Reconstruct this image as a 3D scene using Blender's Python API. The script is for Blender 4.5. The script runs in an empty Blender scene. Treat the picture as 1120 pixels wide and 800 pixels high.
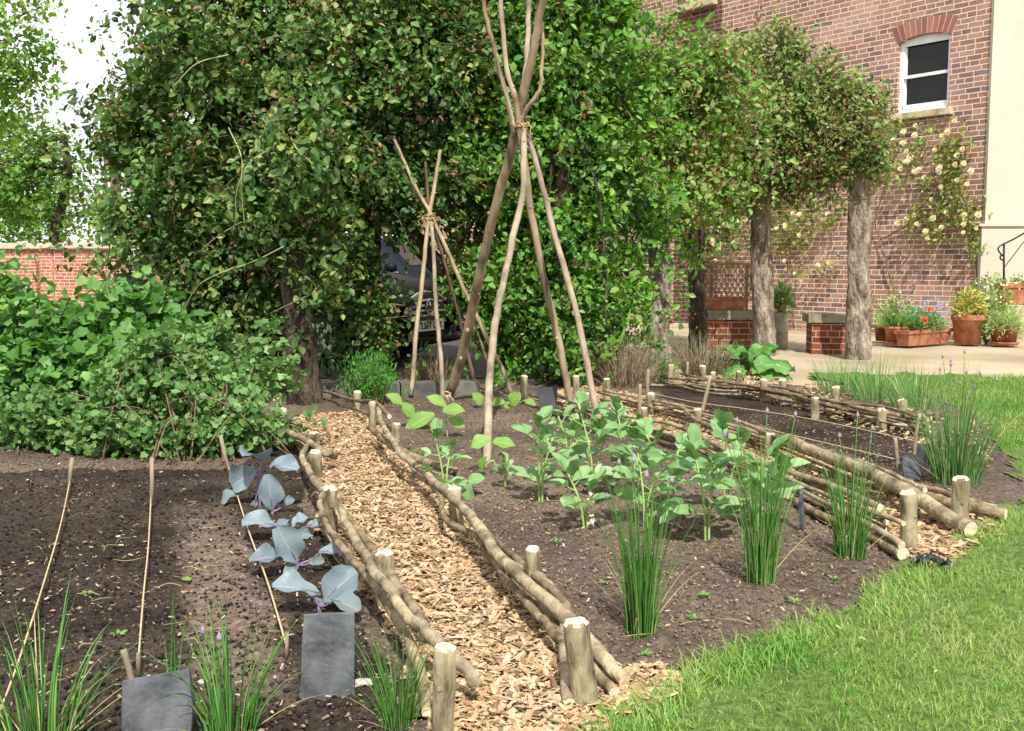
import bpy, math, random
import numpy as np
from mathutils import Vector, Matrix

SC = bpy.context.scene
COL = SC.collection
RNG = np.random.default_rng(7)
random.seed(7)
pi = math.pi

# ------------------------------------------------------------------ camera model
F, CX, CY, HZ, EYE = 1150.0, 560.0, 400.0, 290.0, 1.05
TILT = math.atan((CY - HZ) / F)
_fw = np.array([0, math.cos(TILT), -math.sin(TILT)])
_up = np.array([0, math.sin(TILT), math.cos(TILT)])
CAM = np.array([0.0, 0.0, EYE])

def ray(px, py):
    return _fw + np.array([1.0, 0, 0]) * ((px - CX) / F) + _up * ((CY - py) / F)
def G(px, py, z=0.0):                      # point of the plane at height z
    d = ray(px, py)
    return CAM + d * ((z - EYE) / d[2])
def D(px, py, Y):                          # point at distance Y along the view
    d = ray(px, py)
    return CAM + d * (Y / d[1])
def W(px, py, P, n):                       # point of a plane
    d = ray(px, py)
    return CAM + d * (np.dot(np.array(P) - CAM, n) / np.dot(d, n))
def nrm(v):
    v = np.asarray(v, float)
    l = np.linalg.norm(v, axis=-1, keepdims=True)
    return v / np.maximum(l, 1e-9)

# ------------------------------------------------------------------ noise
_PT = np.random.default_rng(3).random(65536)
def _h(ix, iy, iz=0):
    return _PT[((ix * 73856093) ^ (iy * 19349663) ^ (iz * 83492791)) & 65535]
def vnoise2(x, y):
    x = np.asarray(x, float); y = np.asarray(y, float)
    ix = np.floor(x).astype(np.int64); iy = np.floor(y).astype(np.int64)
    fx = x - ix; fy = y - iy
    fx = fx * fx * (3 - 2 * fx); fy = fy * fy * (3 - 2 * fy)
    a = _h(ix, iy) * (1 - fx) + _h(ix + 1, iy) * fx
    b = _h(ix, iy + 1) * (1 - fx) + _h(ix + 1, iy + 1) * fx
    return a * (1 - fy) + b * fy
def fbm2(x, y, o=4):
    s = 0; a = 0.5
    for k in range(o):
        s = s + a * (vnoise2(x * 2 ** k + 17.3 * k, y * 2 ** k - 9.1 * k) - 0.5); a *= 0.55
    return s
def vnoise3(p):
    i = np.floor(p).astype(np.int64); f = p - i; f = f * f * (3 - 2 * f)
    r = 0
    for dx in (0, 1):
        for dy in (0, 1):
            for dz in (0, 1):
                w = (f[:, 0] if dx else 1 - f[:, 0]) * (f[:, 1] if dy else 1 - f[:, 1]) * (f[:, 2] if dz else 1 - f[:, 2])
                r = r + w * _h(i[:, 0] + dx, i[:, 1] + dy, i[:, 2] + dz)
    return r
def inpoly(P, poly):
    x, y = P[:, 0], P[:, 1]; r = np.zeros(len(P), bool); n = len(poly)
    for i in range(n):
        x1, y1 = poly[i][:2]; x2, y2 = poly[(i + 1) % n][:2]
        if y1 == y2: continue
        c = ((y1 > y) != (y2 > y)) & (x < (x2 - x1) * (y - y1) / (y2 - y1) + x1)
        r ^= c
    return r

# ------------------------------------------------------------------ materials
def lin(h):
    h = h.lstrip('#'); o = []
    for i in (0, 2, 4):
        c = int(h[i:i + 2], 16) / 255
        o.append(c / 12.92 if c <= 0.04045 else ((c + 0.055) / 1.055) ** 2.4)
    return (*o, 1)
class NT:
    def __init__(s, name):
        s.m = bpy.data.materials.new(name); s.m.use_nodes = True
        s.t = s.m.node_tree; s.t.nodes.clear()
    def n(s, typ, **kw):
        nd = s.t.nodes.new(typ)
        for k, v in kw.items():
            if k.startswith('i_'): nd.inputs[k[2:].replace('_', ' ')].default_value = v
            else: setattr(nd, k, v)
        return nd
    def l(s, a, ao, b, bi):
        s.t.links.new(a.outputs[ao], b.inputs[bi])
    def ramp(s, cols):
        r = s.n('ShaderNodeValToRGB'); e = r.color_ramp.elements
        while len(e) < len(cols): e.new(0.5)
        for k, (p, c) in enumerate(cols):
            e[k].position = p; e[k].color = lin(c) if isinstance(c, str) else c
        return r
def rmp(cols):
    if isinstance(cols[0], (tuple, list)) : return cols
    n = len(cols); return [(i / max(n - 1, 1), c) for i, c in enumerate(cols)]

def mat_noise(name, cols, scale=8, rough=0.85, bump=0.3, bscale=None, stretch=(1, 1, 1), detail=6, coord='Object', metal=0, spec=0.3, bdist=0.01):
    t = NT(name)
    tc = t.n('ShaderNodeTexCoord'); mp = t.n('ShaderNodeMapping'); mp.inputs['Scale'].default_value = stretch
    t.l(tc, coord, mp, 'Vector')
    no = t.n('ShaderNodeTexNoise', i_Scale=scale, i_Detail=detail, i_Roughness=0.62); t.l(mp, 0, no, 'Vector')
    r = t.ramp([(0.33 + 0.34 * p, c) for p, c in rmp(cols)]); t.l(no, 'Fac', r, 'Fac')
    b = t.n('ShaderNodeBsdfPrincipled', i_Roughness=rough, i_Metallic=metal); b.inputs['Specular IOR Level'].default_value = spec
    t.l(r, 'Color', b, 'Base Color')
    if bump:
        n2 = t.n('ShaderNodeTexNoise', i_Scale=bscale or scale * 3, i_Detail=5); t.l(mp, 0, n2, 'Vector')
        bp = t.n('ShaderNodeBump', i_Strength=bump, i_Distance=bdist); t.l(n2, 'Fac', bp, 'Height'); t.l(bp, 'Normal', b, 'Normal')
    o = t.n('ShaderNodeOutputMaterial'); t.l(b, 0, o, 0)
    return t.m
def mat_leaf(name, cols, trans=0.3, rough=0.45, nscale=1.6, mixn=0.45, tcol=None, spec=0.4, vein=0.0, ribs=None, nrib=7.0, ribmix=.55):
    """leaf colour from each leaf's own random value, mixed with slow patches of growth"""
    t = NT(name)
    g = t.n('ShaderNodeNewGeometry'); tc = t.n('ShaderNodeTexCoord')
    no = t.n('ShaderNodeTexNoise', i_Scale=nscale, i_Detail=3); t.l(tc, 'Object', no, 'Vector')
    mr = t.n('ShaderNodeMapRange'); mr.inputs['From Min'].default_value = 0.3; mr.inputs['From Max'].default_value = 0.7; t.l(no, 'Fac', mr, 0)
    mx = t.n('ShaderNodeMix'); mx.inputs[0].default_value = mixn
    t.l(g, 'Random Per Island', mx, 2); t.l(mr, 0, mx, 3)
    r = t.ramp(rmp(cols)); t.l(mx, 0, r, 'Fac')
    b = t.n('ShaderNodeBsdfPrincipled', i_Roughness=rough); b.inputs['Specular IOR Level'].default_value = spec
    src, so = r, 'Color'; rib = None
    if ribs:                                   # midrib and side veins from the leaf's own coordinates
        a = t.n('ShaderNodeAttribute', attribute_name='ls'); c = t.n('ShaderNodeAttribute', attribute_name='lt')
        ab = t.n('ShaderNodeMath', operation='ABSOLUTE'); t.l(a, 'Fac', ab, 0)
        mid = t.n('ShaderNodeMapRange'); mid.inputs['From Min'].default_value = .10; mid.inputs['From Max'].default_value = .02; t.l(ab, 0, mid, 0)
        u = t.n('ShaderNodeMath', operation='MULTIPLY_ADD'); u.inputs[1].default_value = -.42; t.l(ab, 0, u, 0); t.l(c, 'Fac', u, 2)
        w = t.n('ShaderNodeMath', operation='MULTIPLY'); w.inputs[1].default_value = nrib * 3.1416; t.l(u, 0, w, 0)
        si = t.n('ShaderNodeMath', operation='SINE'); t.l(w, 0, si, 0); sa = t.n('ShaderNodeMath', operation='ABSOLUTE'); t.l(si, 0, sa, 0)
        lat = t.n('ShaderNodeMapRange'); lat.inputs['From Min'].default_value = .22; lat.inputs['From Max'].default_value = .02; lat.inputs['To Max'].default_value = .6; t.l(sa, 0, lat, 0)
        rib = t.n('ShaderNodeMath', operation='MAXIMUM'); t.l(mid, 0, rib, 0); t.l(lat, 0, rib, 1)
        k = t.n('ShaderNodeMath', operation='MULTIPLY'); k.inputs[1].default_value = ribmix; t.l(rib, 0, k, 0)
        mc = t.n('ShaderNodeMix', data_type='RGBA'); t.l(k, 0, mc, 0); t.l(r, 'Color', mc, 6); mc.inputs[7].default_value = lin(ribs); src, so = mc, 2
    t.l(src, so, b, 'Base Color')
    if vein:
        n2 = t.n('ShaderNodeTexNoise', i_Scale=60, i_Detail=3); t.l(tc, 'Object', n2, 'Vector'); hsrc, ho = n2, 'Fac'
        if rib:
            hm = t.n('ShaderNodeMath', operation='MULTIPLY_ADD'); hm.inputs[1].default_value = -.8; t.l(rib, 0, hm, 0); t.l(n2, 'Fac', hm, 2); hsrc, ho = hm, 0
        bp = t.n('ShaderNodeBump', i_Strength=vein, i_Distance=0.004); t.l(hsrc, ho, bp, 'Height'); t.l(bp, 'Normal', b, 'Normal')
    tr = t.n('ShaderNodeBsdfTranslucent')
    hs = t.n('ShaderNodeHueSaturation', i_Saturation=1.15, i_Value=1.35); hs.inputs['Hue'].default_value = 0.485
    t.l(r, 'Color', hs, 'Color'); t.l(hs, 0, tr, 'Color')
    ms = t.n('ShaderNodeMixShader'); ms.inputs[0].default_value = trans
    t.l(b, 0, ms, 1); t.l(tr, 0, ms, 2)
    o = t.n('ShaderNodeOutputMaterial'); t.l(ms, 0, o, 0)
    return t.m
def mat_island(name, cols, rough=0.85, spec=0.2):
    t = NT(name); g = t.n('ShaderNodeNewGeometry'); r = t.ramp(rmp(cols)); t.l(g, 'Random Per Island', r, 'Fac')
    tc = t.n('ShaderNodeTexCoord'); no = t.n('ShaderNodeTexNoise', i_Scale=90, i_Detail=2); t.l(tc, 'Object', no, 'Vector')
    mm = t.n('ShaderNodeMix', data_type='RGBA', blend_type='MULTIPLY'); mm.inputs[0].default_value = 0.5
    t.l(r, 'Color', mm, 6); r2 = t.ramp([(0.3, '#a0a0a0'), (0.7, '#ffffff')]); t.l(no, 'Fac', r2, 'Fac'); t.l(r2, 'Color', mm, 7)
    b = t.n('ShaderNodeBsdfPrincipled', i_Roughness=rough); b.inputs['Specular IOR Level'].default_value = spec
    t.l(mm, 2, b, 'Base Color'); o = t.n('ShaderNodeOutputMaterial'); t.l(b, 0, o, 0)
    return t.m
def mat_plain(name, col, rough=0.5, metal=0, spec=0.5, coat=0):
    t = NT(name); b = t.n('ShaderNodeBsdfPrincipled', i_Roughness=rough, i_Metallic=metal)
    b.inputs['Base Color'].default_value = lin(col); b.inputs['Specular IOR Level'].default_value = spec; b.inputs['Coat Weight'].default_value = coat
    o = t.n('ShaderNodeOutputMaterial'); t.l(b, 0, o, 0); return t.m
def mat_brick(name, cols, mortar, rough=0.9, bw=0.225, bh=0.075, ms=0.006, patch=0.35, patchcol='#d9b9a6'):
    t = NT(name); uv = t.n('ShaderNodeUVMap'); uv.uv_map = 'UVMap'
    # slight wobble so courses are hand laid
    no0 = t.n('ShaderNodeTexNoise', i_Scale=9, i_Detail=2); t.l(uv, 0, no0, 'Vector')
    vm = t.n('ShaderNodeVectorMath', operation='SCALE'); vm.inputs['Scale'].default_value = 0.012; t.l(no0, 'Color', vm, 0)
    va = t.n('ShaderNodeVectorMath', operation='ADD'); t.l(uv, 0, va, 0); t.l(vm, 0, va, 1)
    br = t.n('ShaderNodeTexBrick', i_Scale=1.0); br.offset = 0.5; br.squash = 0.62; br.squash_frequency = 3
    br.inputs['Color1'].default_value = (0, 0, 0, 1); br.inputs['Color2'].default_value = (1, 1, 1, 1); br.inputs['Mortar'].default_value = (0.5, 0.5, 0.5, 1)
    br.inputs['Mortar Size'].default_value = ms; br.inputs['Mortar Smooth'].default_value = 0.25; br.inputs['Bias'].default_value = 0
    br.inputs['Brick Width'].default_value = bw; br.inputs['Row Height'].default_value = bh
    t.l(va, 0, br, 'Vector')
    r = t.ramp(rmp(cols)); t.l(br, 'Color', r, 'Fac')
    n2 = t.n('ShaderNodeTexNoise', i_Scale=40, i_Detail=5); t.l(uv, 0, n2, 'Vector')
    r2 = t.ramp([(0.3, '#8f8f8f'), (0.7, '#ffffff')]); t.l(n2, 'Fac', r2, 'Fac')
    m1 = t.n('ShaderNodeMix', data_type='RGBA', blend_type='MULTIPLY'); m1.inputs[0].default_value = 0.7; t.l(r, 'Color', m1, 6); t.l(r2, 'Color', m1, 7)
    m2 = t.n('ShaderNodeMix', data_type='RGBA'); t.l(br, 'Fac', m2, 0); t.l(m1, 2, m2, 6); m2.inputs[7].default_value = lin(mortar)
    n3 = t.n('ShaderNodeTexNoise', i_Scale=0.9, i_Detail=5); t.l(uv, 0, n3, 'Vector')
    r3 = t.ramp([(0.52, (0, 0, 0, 1)), (0.72, (patch, patch, patch, 1))]); t.l(n3, 'Fac', r3, 'Fac')
    m3 = t.n('ShaderNodeMix', data_type='RGBA'); t.l(r3, 'Color', m3, 0); t.l(m2, 2, m3, 6); m3.inputs[7].default_value = lin(patchcol)
    b = t.n('ShaderNodeBsdfPrincipled', i_Roughness=rough); b.inputs['Specular IOR Level'].default_value = 0.2; t.l(m3, 2, b, 'Base Color')
    iv = t.n('ShaderNodeMath', operation='MULTIPLY_ADD'); iv.inputs[1].default_value = -1; iv.inputs[2].default_value = 1; t.l(br, 'Fac', iv, 0)
    ad = t.n('ShaderNodeMath', operation='MULTIPLY_ADD'); ad.inputs[1].default_value = 0.35; t.l(n2, 'Fac', ad, 0); t.l(iv, 0, ad, 2)
    bp = t.n('ShaderNodeBump', i_Strength=0.7, i_Distance=0.012); t.l(ad, 0, bp, 'Height'); t.l(bp, 'Normal', b, 'Normal')
    o = t.n('ShaderNodeOutputMaterial'); t.l(b, 0, o, 0); return t.m

# ------------------------------------------------------------------ mesh building
def np_mesh(name, V, faces, mats=(), smooth=False, uv=None):
    """faces: list of (array(M,k), material index or array(M))"""
    me = bpy.data.meshes.new(name)
    V = np.asarray(V, np.float32)
    me.vertices.add(len(V)); me.vertices.foreach_set('co', V.ravel())
    lv = []; ls = []; mi = []; off = 0
    for fa, m in faces:
        fa = np.asarray(fa, np.int32)
        if len(fa) == 0: continue
        k = fa.shape[1]; lv.append(fa.ravel()); ls.append(off + np.arange(len(fa)) * k); off += fa.size
        mi.append(np.broadcast_to(np.asarray(m, np.int32), (len(fa),)))
    lv = np.concatenate(lv); ls = np.concatenate(ls); mi = np.concatenate(mi)
    me.loops.add(len(lv)); me.loops.foreach_set('vertex_index', lv)
    me.polygons.add(len(ls)); me.polygons.foreach_set('loop_start', ls.astype(np.int32)); me.polygons.foreach_set('material_index', mi.astype(np.int32))
    me.update(calc_edges=True)
    me.polygons.foreach_set('use_smooth', np.full(len(ls), smooth, bool))
    for m in mats: me.materials.append(m)
    return me
def link(name, me, parent=None, loc=None):
    o = bpy.data.objects.new(name, me); COL.objects.link(o)
    if parent is not None: o.parent = parent
    if loc is not None: o.location = [float(c) for c in loc]
    return o
_base = {}
def tag(o, label, cat, group=None, kind=None):
    if label: o['label'] = label
    if cat: o['category'] = cat
    if group: o['group'] = group
    if kind: o['kind'] = kind
    return o
def thing(name, label, cat, base, group=None):
    o = bpy.data.objects.new(name, None); COL.objects.link(o); o.empty_display_size = 0.1
    o.location = [float(c) for c in base]; _base[o.name] = np.array([float(c) for c in base])
    return tag(o, label, cat, group)
def org(o): return _base[o.name]

class MB:
    def __init__(s): s.v = []; s.f = []; s.m = []; s.uvf = []; s.sm = []
    def add(s, V, Fs, m=0, smooth=False, uv=None):
        b = len(s.v); s.v.extend([tuple(map(float, p)) for p in V])
        for k, f in enumerate(Fs):
            s.f.append([b + i for i in f]); s.m.append(m if not hasattr(m, '__len__') else m[k]); s.sm.append(smooth)
            s.uvf.append(uv[k] if uv else None)
    def box(s, c, sx, sy, sz, ax=(1, 0, 0), ay=(0, 1, 0), az=(0, 0, 1), m=0):
        c = np.array(c, float); ax = np.array(ax) * sx / 2; ay = np.array(ay) * sy / 2; az = np.array(az) * sz / 2
        V = [c + i * ax + j * ay + k * az for i in (-1, 1) for j in (-1, 1) for k in (-1, 1)]
        Fs = [(0, 1, 3, 2), (4, 6, 7, 5), (0, 4, 5, 1), (2, 3, 7, 6), (0, 2, 6, 4), (1, 5, 7, 3)]
        du = [(sy, sz)] * 2 + [(sx, sz)] * 2 + [(sx, sy)] * 2
        uv = []
        loc = [(i * sx / 2, j * sy / 2, k * sz / 2) for i in (-1, 1) for j in (-1, 1) for k in (-1, 1)]
        for fi, f in enumerate(Fs):
            a, b2 = ((1, 2), (1, 2), (0, 2), (0, 2), (0, 1), (0, 1))[fi]
            uv.append([(loc[i][a] + 5.03, loc[i][b2] + sz / 2) for i in f])
        s.add(V, Fs, m, False, uv)
    def tube(s, pts, rad, sides=8, m=0, cap=None, jit=0.0, rng=RNG, bevel=0.0, smooth=True, ell=1.0):
        P = np.array(pts, float); n = len(P); rad = np.broadcast_to(np.asarray(rad, float), (n,))
        T = np.gradient(P, axis=0); T = nrm(T)
        u = np.array([0, 0, 1.0]) if abs(T[0][2]) < 0.9 else np.array([1.0, 0, 0])
        a = nrm(np.cross(T[0], u)); V = []
        prof = 1 + jit * (rng.random(sides) - 0.5)
        for i in range(n):
            a = nrm(a - T[i] * np.dot(a, T[i])); b = np.cross(T[i], a)
            for k in range(sides):
                th = 2 * pi * k / sides
                r = rad[i] * prof[k] * (1 + jit * 0.35 * (rng.random() - 0.5))
                V.append(P[i] + r * (a * math.cos(th) + b * math.sin(th) * ell))
        Fs = [(i * sides + k, i * sides + (k + 1) % sides, (i + 1) * sides + (k + 1) % sides, (i + 1) * sides + k) for i in range(n - 1) for k in range(sides)]
        s.add(V, Fs, m, smooth)
        cm = m if cap is None else cap
        base = len(s.v) - n * sides
        if bevel > 0:
            rb = rad[-1] * (1 - bevel); off = rad[-1] * bevel
            V2 = []
            for k in range(sides):
                th = 2 * pi * k / sides; jz = 0.6 + 0.8 * rng.random()
                V2.append(P[-1] + T[-1] * off * jz + rb * (a * math.cos(th) + b * math.sin(th)))
            b2 = len(s.v); s.v.extend([tuple(p) for p in V2])
            for k in range(sides):
                s.f.append([base + (n - 1) * sides + k, base + (n - 1) * sides + (k + 1) % sides, b2 + (k + 1) % sides, b2 + k]); s.m.append(cm if rng.random() < 0.7 else m); s.sm.append(False); s.uvf.append(None)
            s.f.append([b2 + k for k in range(sides)]); s.m.append(cm); s.sm.append(False); s.uvf.append(None)
        else:
            s.f.append([base + (n - 1) * sides + k for k in range(sides)]); s.m.append(cm); s.sm.append(False); s.uvf.append(None)
        s.f.append([base + k for k in range(sides)][::-1]); s.m.append(cm); s.sm.append(False); s.uvf.append(None)
    def lathe(s, c, prof, sides=24, m=0, smooth=True, sx=1, sy=1):
        c = np.array(c, float); V = []
        for r, z in prof:
            for k in range(sides):
                th = 2 * pi * k / sides; V.append(c + np.array([r * math.cos(th) * sx, r * math.sin(th) * sy, z]))
        Fs = [(i * sides + k, i * sides + (k + 1) % sides, (i + 1) * sides + (k + 1) % sides, (i + 1) * sides + k) for i in range(len(prof) - 1) for k in range(sides)]
        s.add(V, Fs, m, smooth)
    def mesh(s, name, mats, o=(0, 0, 0)):
        me = bpy.data.meshes.new(name); o = np.array(o, float)
        me.from_pydata([tuple(np.array(p) - o) for p in s.v], [], s.f)
        for m in mats: me.materials.append(m)
        me.polygons.foreach_set('material_index', s.m); me.polygons.foreach_set('use_smooth', s.sm)
        if any(u is not None for u in s.uvf):
            ul = me.uv_layers.new(name='UVMap'); i = 0
            for f, u in zip(s.f, s.uvf):
                for k in range(len(f)):
                    ul.data[i].uv = u[k] if u is not None else (0, 0); i += 1
        me.update(); return me
    def build(s, name, mats, parent=None, loc=None):
        """parent: thing or part (verts are in world space)"""
        if not isinstance(mats, (list, tuple)): mats = [mats]
        if parent is not None:
            o = s.mesh(name, mats, org(parent)); ob = link(name, o, parent); _base[ob.name] = org(parent); return ob
        loc = np.array(loc if loc is not None else np.mean(np.array(s.v), axis=0))
        ob = link(name, s.mesh(name, mats, loc), None, loc); _base[ob.name] = loc; return ob
def build_np(name, V, faces, mats, parent=None, loc=None, smooth=False):
    V = np.asarray(V, float)
    base = org(parent) if parent is not None else np.array(loc if loc is not None else (0, 0, 0), float)
    me = np_mesh(name, V - base, faces, mats, smooth)
    ob = link(name, me, parent, None if parent is not None else base); _base[ob.name] = base
    return ob

def spline(pts, n=6):
    P = np.array(pts, float)
    if len(P) < 3: return np.array([P[0] + (P[-1] - P[0]) * t for t in np.linspace(0, 1, n + 1)])
    Q = np.vstack([2 * P[0] - P[1], P, 2 * P[-1] - P[-2]]); o = []
    for i in range(1, len(Q) - 2):
        for k in range(n):
            t = k / n; a, b, c, d = Q[i - 1], Q[i], Q[i + 1], Q[i + 2]
            o.append(0.5 * (2 * b + (c - a) * t + (2 * a - 5 * b + 4 * c - d) * t * t + (3 * b - a - 3 * c + d) * t ** 3))
    o.append(P[-1]); return np.array(o)

# ------------------------------------------------------------------ leaves
T_LEAF = (np.array([(0, 0, 0), (.30, .38, .07), (.24, .72, .03), (0, 1, -.10), (-.24, .72, .03), (-.30, .38, .07), (0, .5, -.02)]),
          [(0, 1, 6), (1, 2, 6), (2, 3, 6), (3, 4, 6), (4, 5, 6), (5, 0, 6)])
T_SMALL = (np.array([(0, 0, 0), (.33, .48, .06), (0, 1, -.06), (-.33, .48, .06)]), [(0, 1, 2), (0, 2, 3)])
def lobed():
    out = [(0, 0, 0)]
    half = [(.10, .04), (.30, -.04), (.46, .06), (.45, .22), (.50, .34), (.60, .50), (.52, .62), (.36, .64), (.30, .80), (.14, .96)]
    prof = half + [(0, 1.0)] + [(-a, b) for a, b in half[::-1]]
    V = [(0, .35, -.03)] + [(x, y, .09 * abs(x) / .5 - .06 * y * y) for x, y in prof]
    n = len(prof)
    return (np.array(V), [(0, 1 + k, 1 + (k + 1) % n) for k in range(n)])
T_LOBED = lobed()
def frames(axis, normal):
    y = nrm(axis); z = normal - y * np.sum(normal * y, axis=1, keepdims=True); z = nrm(z); x = np.cross(y, z)
    return x, y, z
def leaf_arr(pos, axis, normal, size, tmpl, width=None, curl=None):
    TV, TF = tmpl; x, y, z = frames(axis, normal); N = len(pos); k = len(TV)
    size = np.broadcast_to(size, (N,)); w = size if width is None else np.broadcast_to(width, (N,)) * size
    V = pos[:, None, :] + (TV[None, :, 0, None] * x[:, None, :]) * w[:, None, None] + (TV[None, :, 1, None] * y[:, None, :] + TV[None, :, 2, None] * z[:, None, :]) * size[:, None, None]
    Fa = (np.array(TF)[None] + (np.arange(N) * k)[:, None, None]).reshape(-1, len(TF[0]))
    return V.reshape(-1, 3), Fa, len(TF)
def leaves_obj(name, batches, mats, parent, smooth=False):
    """batches: list of (V, F, material index)"""
    Vs = []; Fs = []; off = 0
    for V, Fa, m in batches:
        Vs.append(V); Fs.append((Fa + off, m)); off += len(V)
    return build_np(name, np.vstack(Vs), Fs, mats, parent, smooth=smooth)
def grid_leaf(base, tip_dir, normal, L, Wd, rng, cup=0.15, droop=0.25, wave=0.06, nu=4, nv=7, shape='oval', fold=0.12):
    """one broad leaf as a curved sheet: rows along the midrib, columns across"""
    y = nrm(tip_dir); z = nrm(normal - y * np.dot(normal, y)); x = np.cross(y, z); V = []
    ph = rng.random(4) * 6.28
    for j in range(nv + 1):
        t = j / nv
        if shape == 'oval': w = math.sin(pi * min(1, t * 0.96 + 0.04)) ** 0.75
        elif shape == 'spoon': w = (0.10 + 0.90 * math.sin(min(t / .58, 1) * pi / 2) ** 1.3) if t < .58 else max(0.12, 1 - ((t - .58) / .43) ** 2) ** .5
        else: w = (1 - t) ** 0.6 * min(1, t * 5 + 0.25)           # heart
        for i in range(-nu, nu + 1):
            s = i / nu; e = 1 + wave * math.sin(9 * t + ph[0] + (2 if s > 0 else 0)) * abs(s)
            xx = s * w * Wd / 2 * e
            zz = -droop * L * t * t + cup * Wd * (s * w) ** 2 + fold * Wd * abs(s) * w * 0.5 + wave * Wd * 0.8 * abs(s) ** 2 * math.sin(11 * t + ph[1] + s * 2)
            if shape == 'heart': zz += Wd * .035 * rng.normal(); xx *= 1 + .10 * rng.normal() * abs(s)
            V.append(base + y * (t * L) + x * xx + z * zz)
    n = 2 * nu + 1
    Fs = np.array([(j * n + i, j * n + i + 1, (j + 1) * n + i + 1, (j + 1) * n + i) for j in range(nv) for i in range(n - 1)])
    return np.array(V), Fs
def blades(P, H, lean, rad, nseg=4, sides=3, rng=RNG, curve=2.0, flat=False):
    """many thin upright leaves at once. P roots(N,3), H heights, lean (N,2) sideways travel of the tip"""
    N = len(P); s = np.linspace(0, 1, nseg + 1)
    C = np.zeros((N, nseg + 1, 3))
    C[:, :, :2] = P[:, None, :2] + lean[:, None, :] * (s ** curve)[None, :, None]
    ll = np.linalg.norm(lean, axis=1); hh = np.sqrt(np.maximum(H ** 2 - (0.8 * ll) ** 2, (0.25 * H) ** 2))
    bend = np.clip(ll / H, 0, 1.2)
    C[:, :, 2] = P[:, None, 2] + hh[:, None] * (s[None] - bend[:, None] * 0.45 * s[None] ** 3)
    r = rad[:, None] * (1 - 0.9 * s[None] ** 2.2); a0 = rng.random(N) * 6.28
    if flat:
        d = np.stack([np.cos(a0), np.sin(a0), np.zeros(N)], 1)
        V = np.stack([C - d[:, None] * r[..., None], C + d[:, None] * r[..., None]], 2); k = 2
        q = [(j * 2, j * 2 + 1, j * 2 + 3, j * 2 + 2) for j in range(nseg)]
    else:
        k = sides; ang = a0[:, None] + np.arange(k)[None] * 2 * pi / k
        off = np.stack([np.cos(ang), np.sin(ang), np.zeros_like(ang)], -1)
        V = C[:, :, None, :] + off[:, None] * r[..., None, None]
        q = [(j * k + i, j * k + (i + 1) % k, (j + 1) * k + (i + 1) % k, (j + 1) * k + i) for j in range(nseg) for i in range(k)]
    Fa = (np.array(q)[None] + (np.arange(N) * (nseg + 1) * k)[:, None, None]).reshape(-1, 4)
    return V.reshape(-1, 3), Fa, C
# ------------------------------------------------------------------ shared materials
M = {}
M['bark'] = mat_noise('hazel_bark', ['#43392a', '#7c6d54', '#a29174'], 14, 0.85, 1.0, 60, bdist=0.010)
M['bark_grey'] = mat_noise('grey_hazel_bark', ['#4c4334', '#867961', '#ac9e80'], 12, 0.85, 1.0, 50, bdist=0.010)
M['bark_stake'] = mat_noise('stake_bark', ['#4a4232', '#7d735a', '#979072', '#a89a80'], 22, 0.9, 1.0, 80, (1, 1, .3), bdist=0.008)
M['cut'] = mat_noise('fresh_cut_wood', ['#b39a74', '#d8c4a2', '#e8d9bd'], 45, 0.8, 0.25, 120, bdist=0.002)
M['pole'] = mat_noise('bean_pole_bark', ['#5a4d3c', '#8f7e66', '#ad9c82'], 9, 0.8, 0.8, 50, (1, 1, .3), bdist=0.004)
M['pole_dark'] = mat_noise('dark_pole_bark', ['#3a2c22', '#5c4838', '#7b6654'], 9, 0.8, 0.5, 40, (1, 1, .3), bdist=0.004)
M['pole_pale'] = mat_noise('pale_pole_bark', ['#62574a', '#8c7e6a', '#a99a84'], 9, 0.8, 0.8, 50, (1, 1, .3), bdist=0.004)
M['twig'] = mat_noise('twig_bark', ['#43372a', '#6b5a46', '#8d7b62'], 20, 0.85, 0.3)
M['trunk'] = mat_noise('tree_bark', ['#3f362d', '#6e6255', '#978a7b', '#b0a596'], 9, 0.9, 1.0, 38, (1, 1, .4), detail=9, bdist=0.05)
M['trunk_dark'] = mat_noise('dark_tree_bark', ['#211b16', '#42382f', '#675a4c'], 9, 0.9, 1.0, 38, (1, 1, .4), detail=9, bdist=0.05)
M['string'] = mat_noise('jute_string', ['#a38a66', '#d0b994'], 60, 0.9, 0)
M['raffia'] = mat_noise('raffia_tie', ['#8c7448', '#bfa272'], 60, 0.8, 0.2)
M['slate'] = mat_noise('slate', ['#34363a', '#4a4d51', '#5e6165', '#6c6c6a'], 11, 0.65, 0.7, 40, bdist=0.006, spec=0.4)
M['slate_dark'] = mat_noise('dark_slate', ['#2b2b2f', '#3d3c42', '#4b4a50'], 7, 0.6, 0.35, 30, bdist=0.003, spec=0.4)
M['terra'] = mat_noise('terracotta', ['#7e4a34', '#a2684e', '#b98468'], 7, 0.85, 0.15, 60, bdist=0.002)
M['terra_dark'] = mat_noise('weathered_terracotta', ['#5c3424', '#86503a', '#a2705a'], 7, 0.85, 0.15, 60, bdist=0.002)
M['compost'] = mat_noise('compost', ['#2a201a', '#4a3a2e'], 40, 0.95, 0.8)
M['stone_cap'] = mat_noise('mossy_stone', ['#5a5648', '#857f6c', '#9c9684'], 6, 0.9, 0.5)
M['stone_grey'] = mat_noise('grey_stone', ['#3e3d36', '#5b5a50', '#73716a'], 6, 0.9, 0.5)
M['brick_house'] = mat_brick('old_house_brick', ['#957064', '#b08572', '#a67a6a', '#8b6c68', '#bb947e', '#a57866', '#766669', '#b88e7a', '#ab806c'], '#d2c2b4', ms=.008, bw=.228, bh=.0755, patch=.42)
M['brick_low'] = mat_brick('garden_brick', ['#7a4634', '#96543c', '#6c3f33', '#a05f45'], '#b59c86', patch=0.15)
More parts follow.
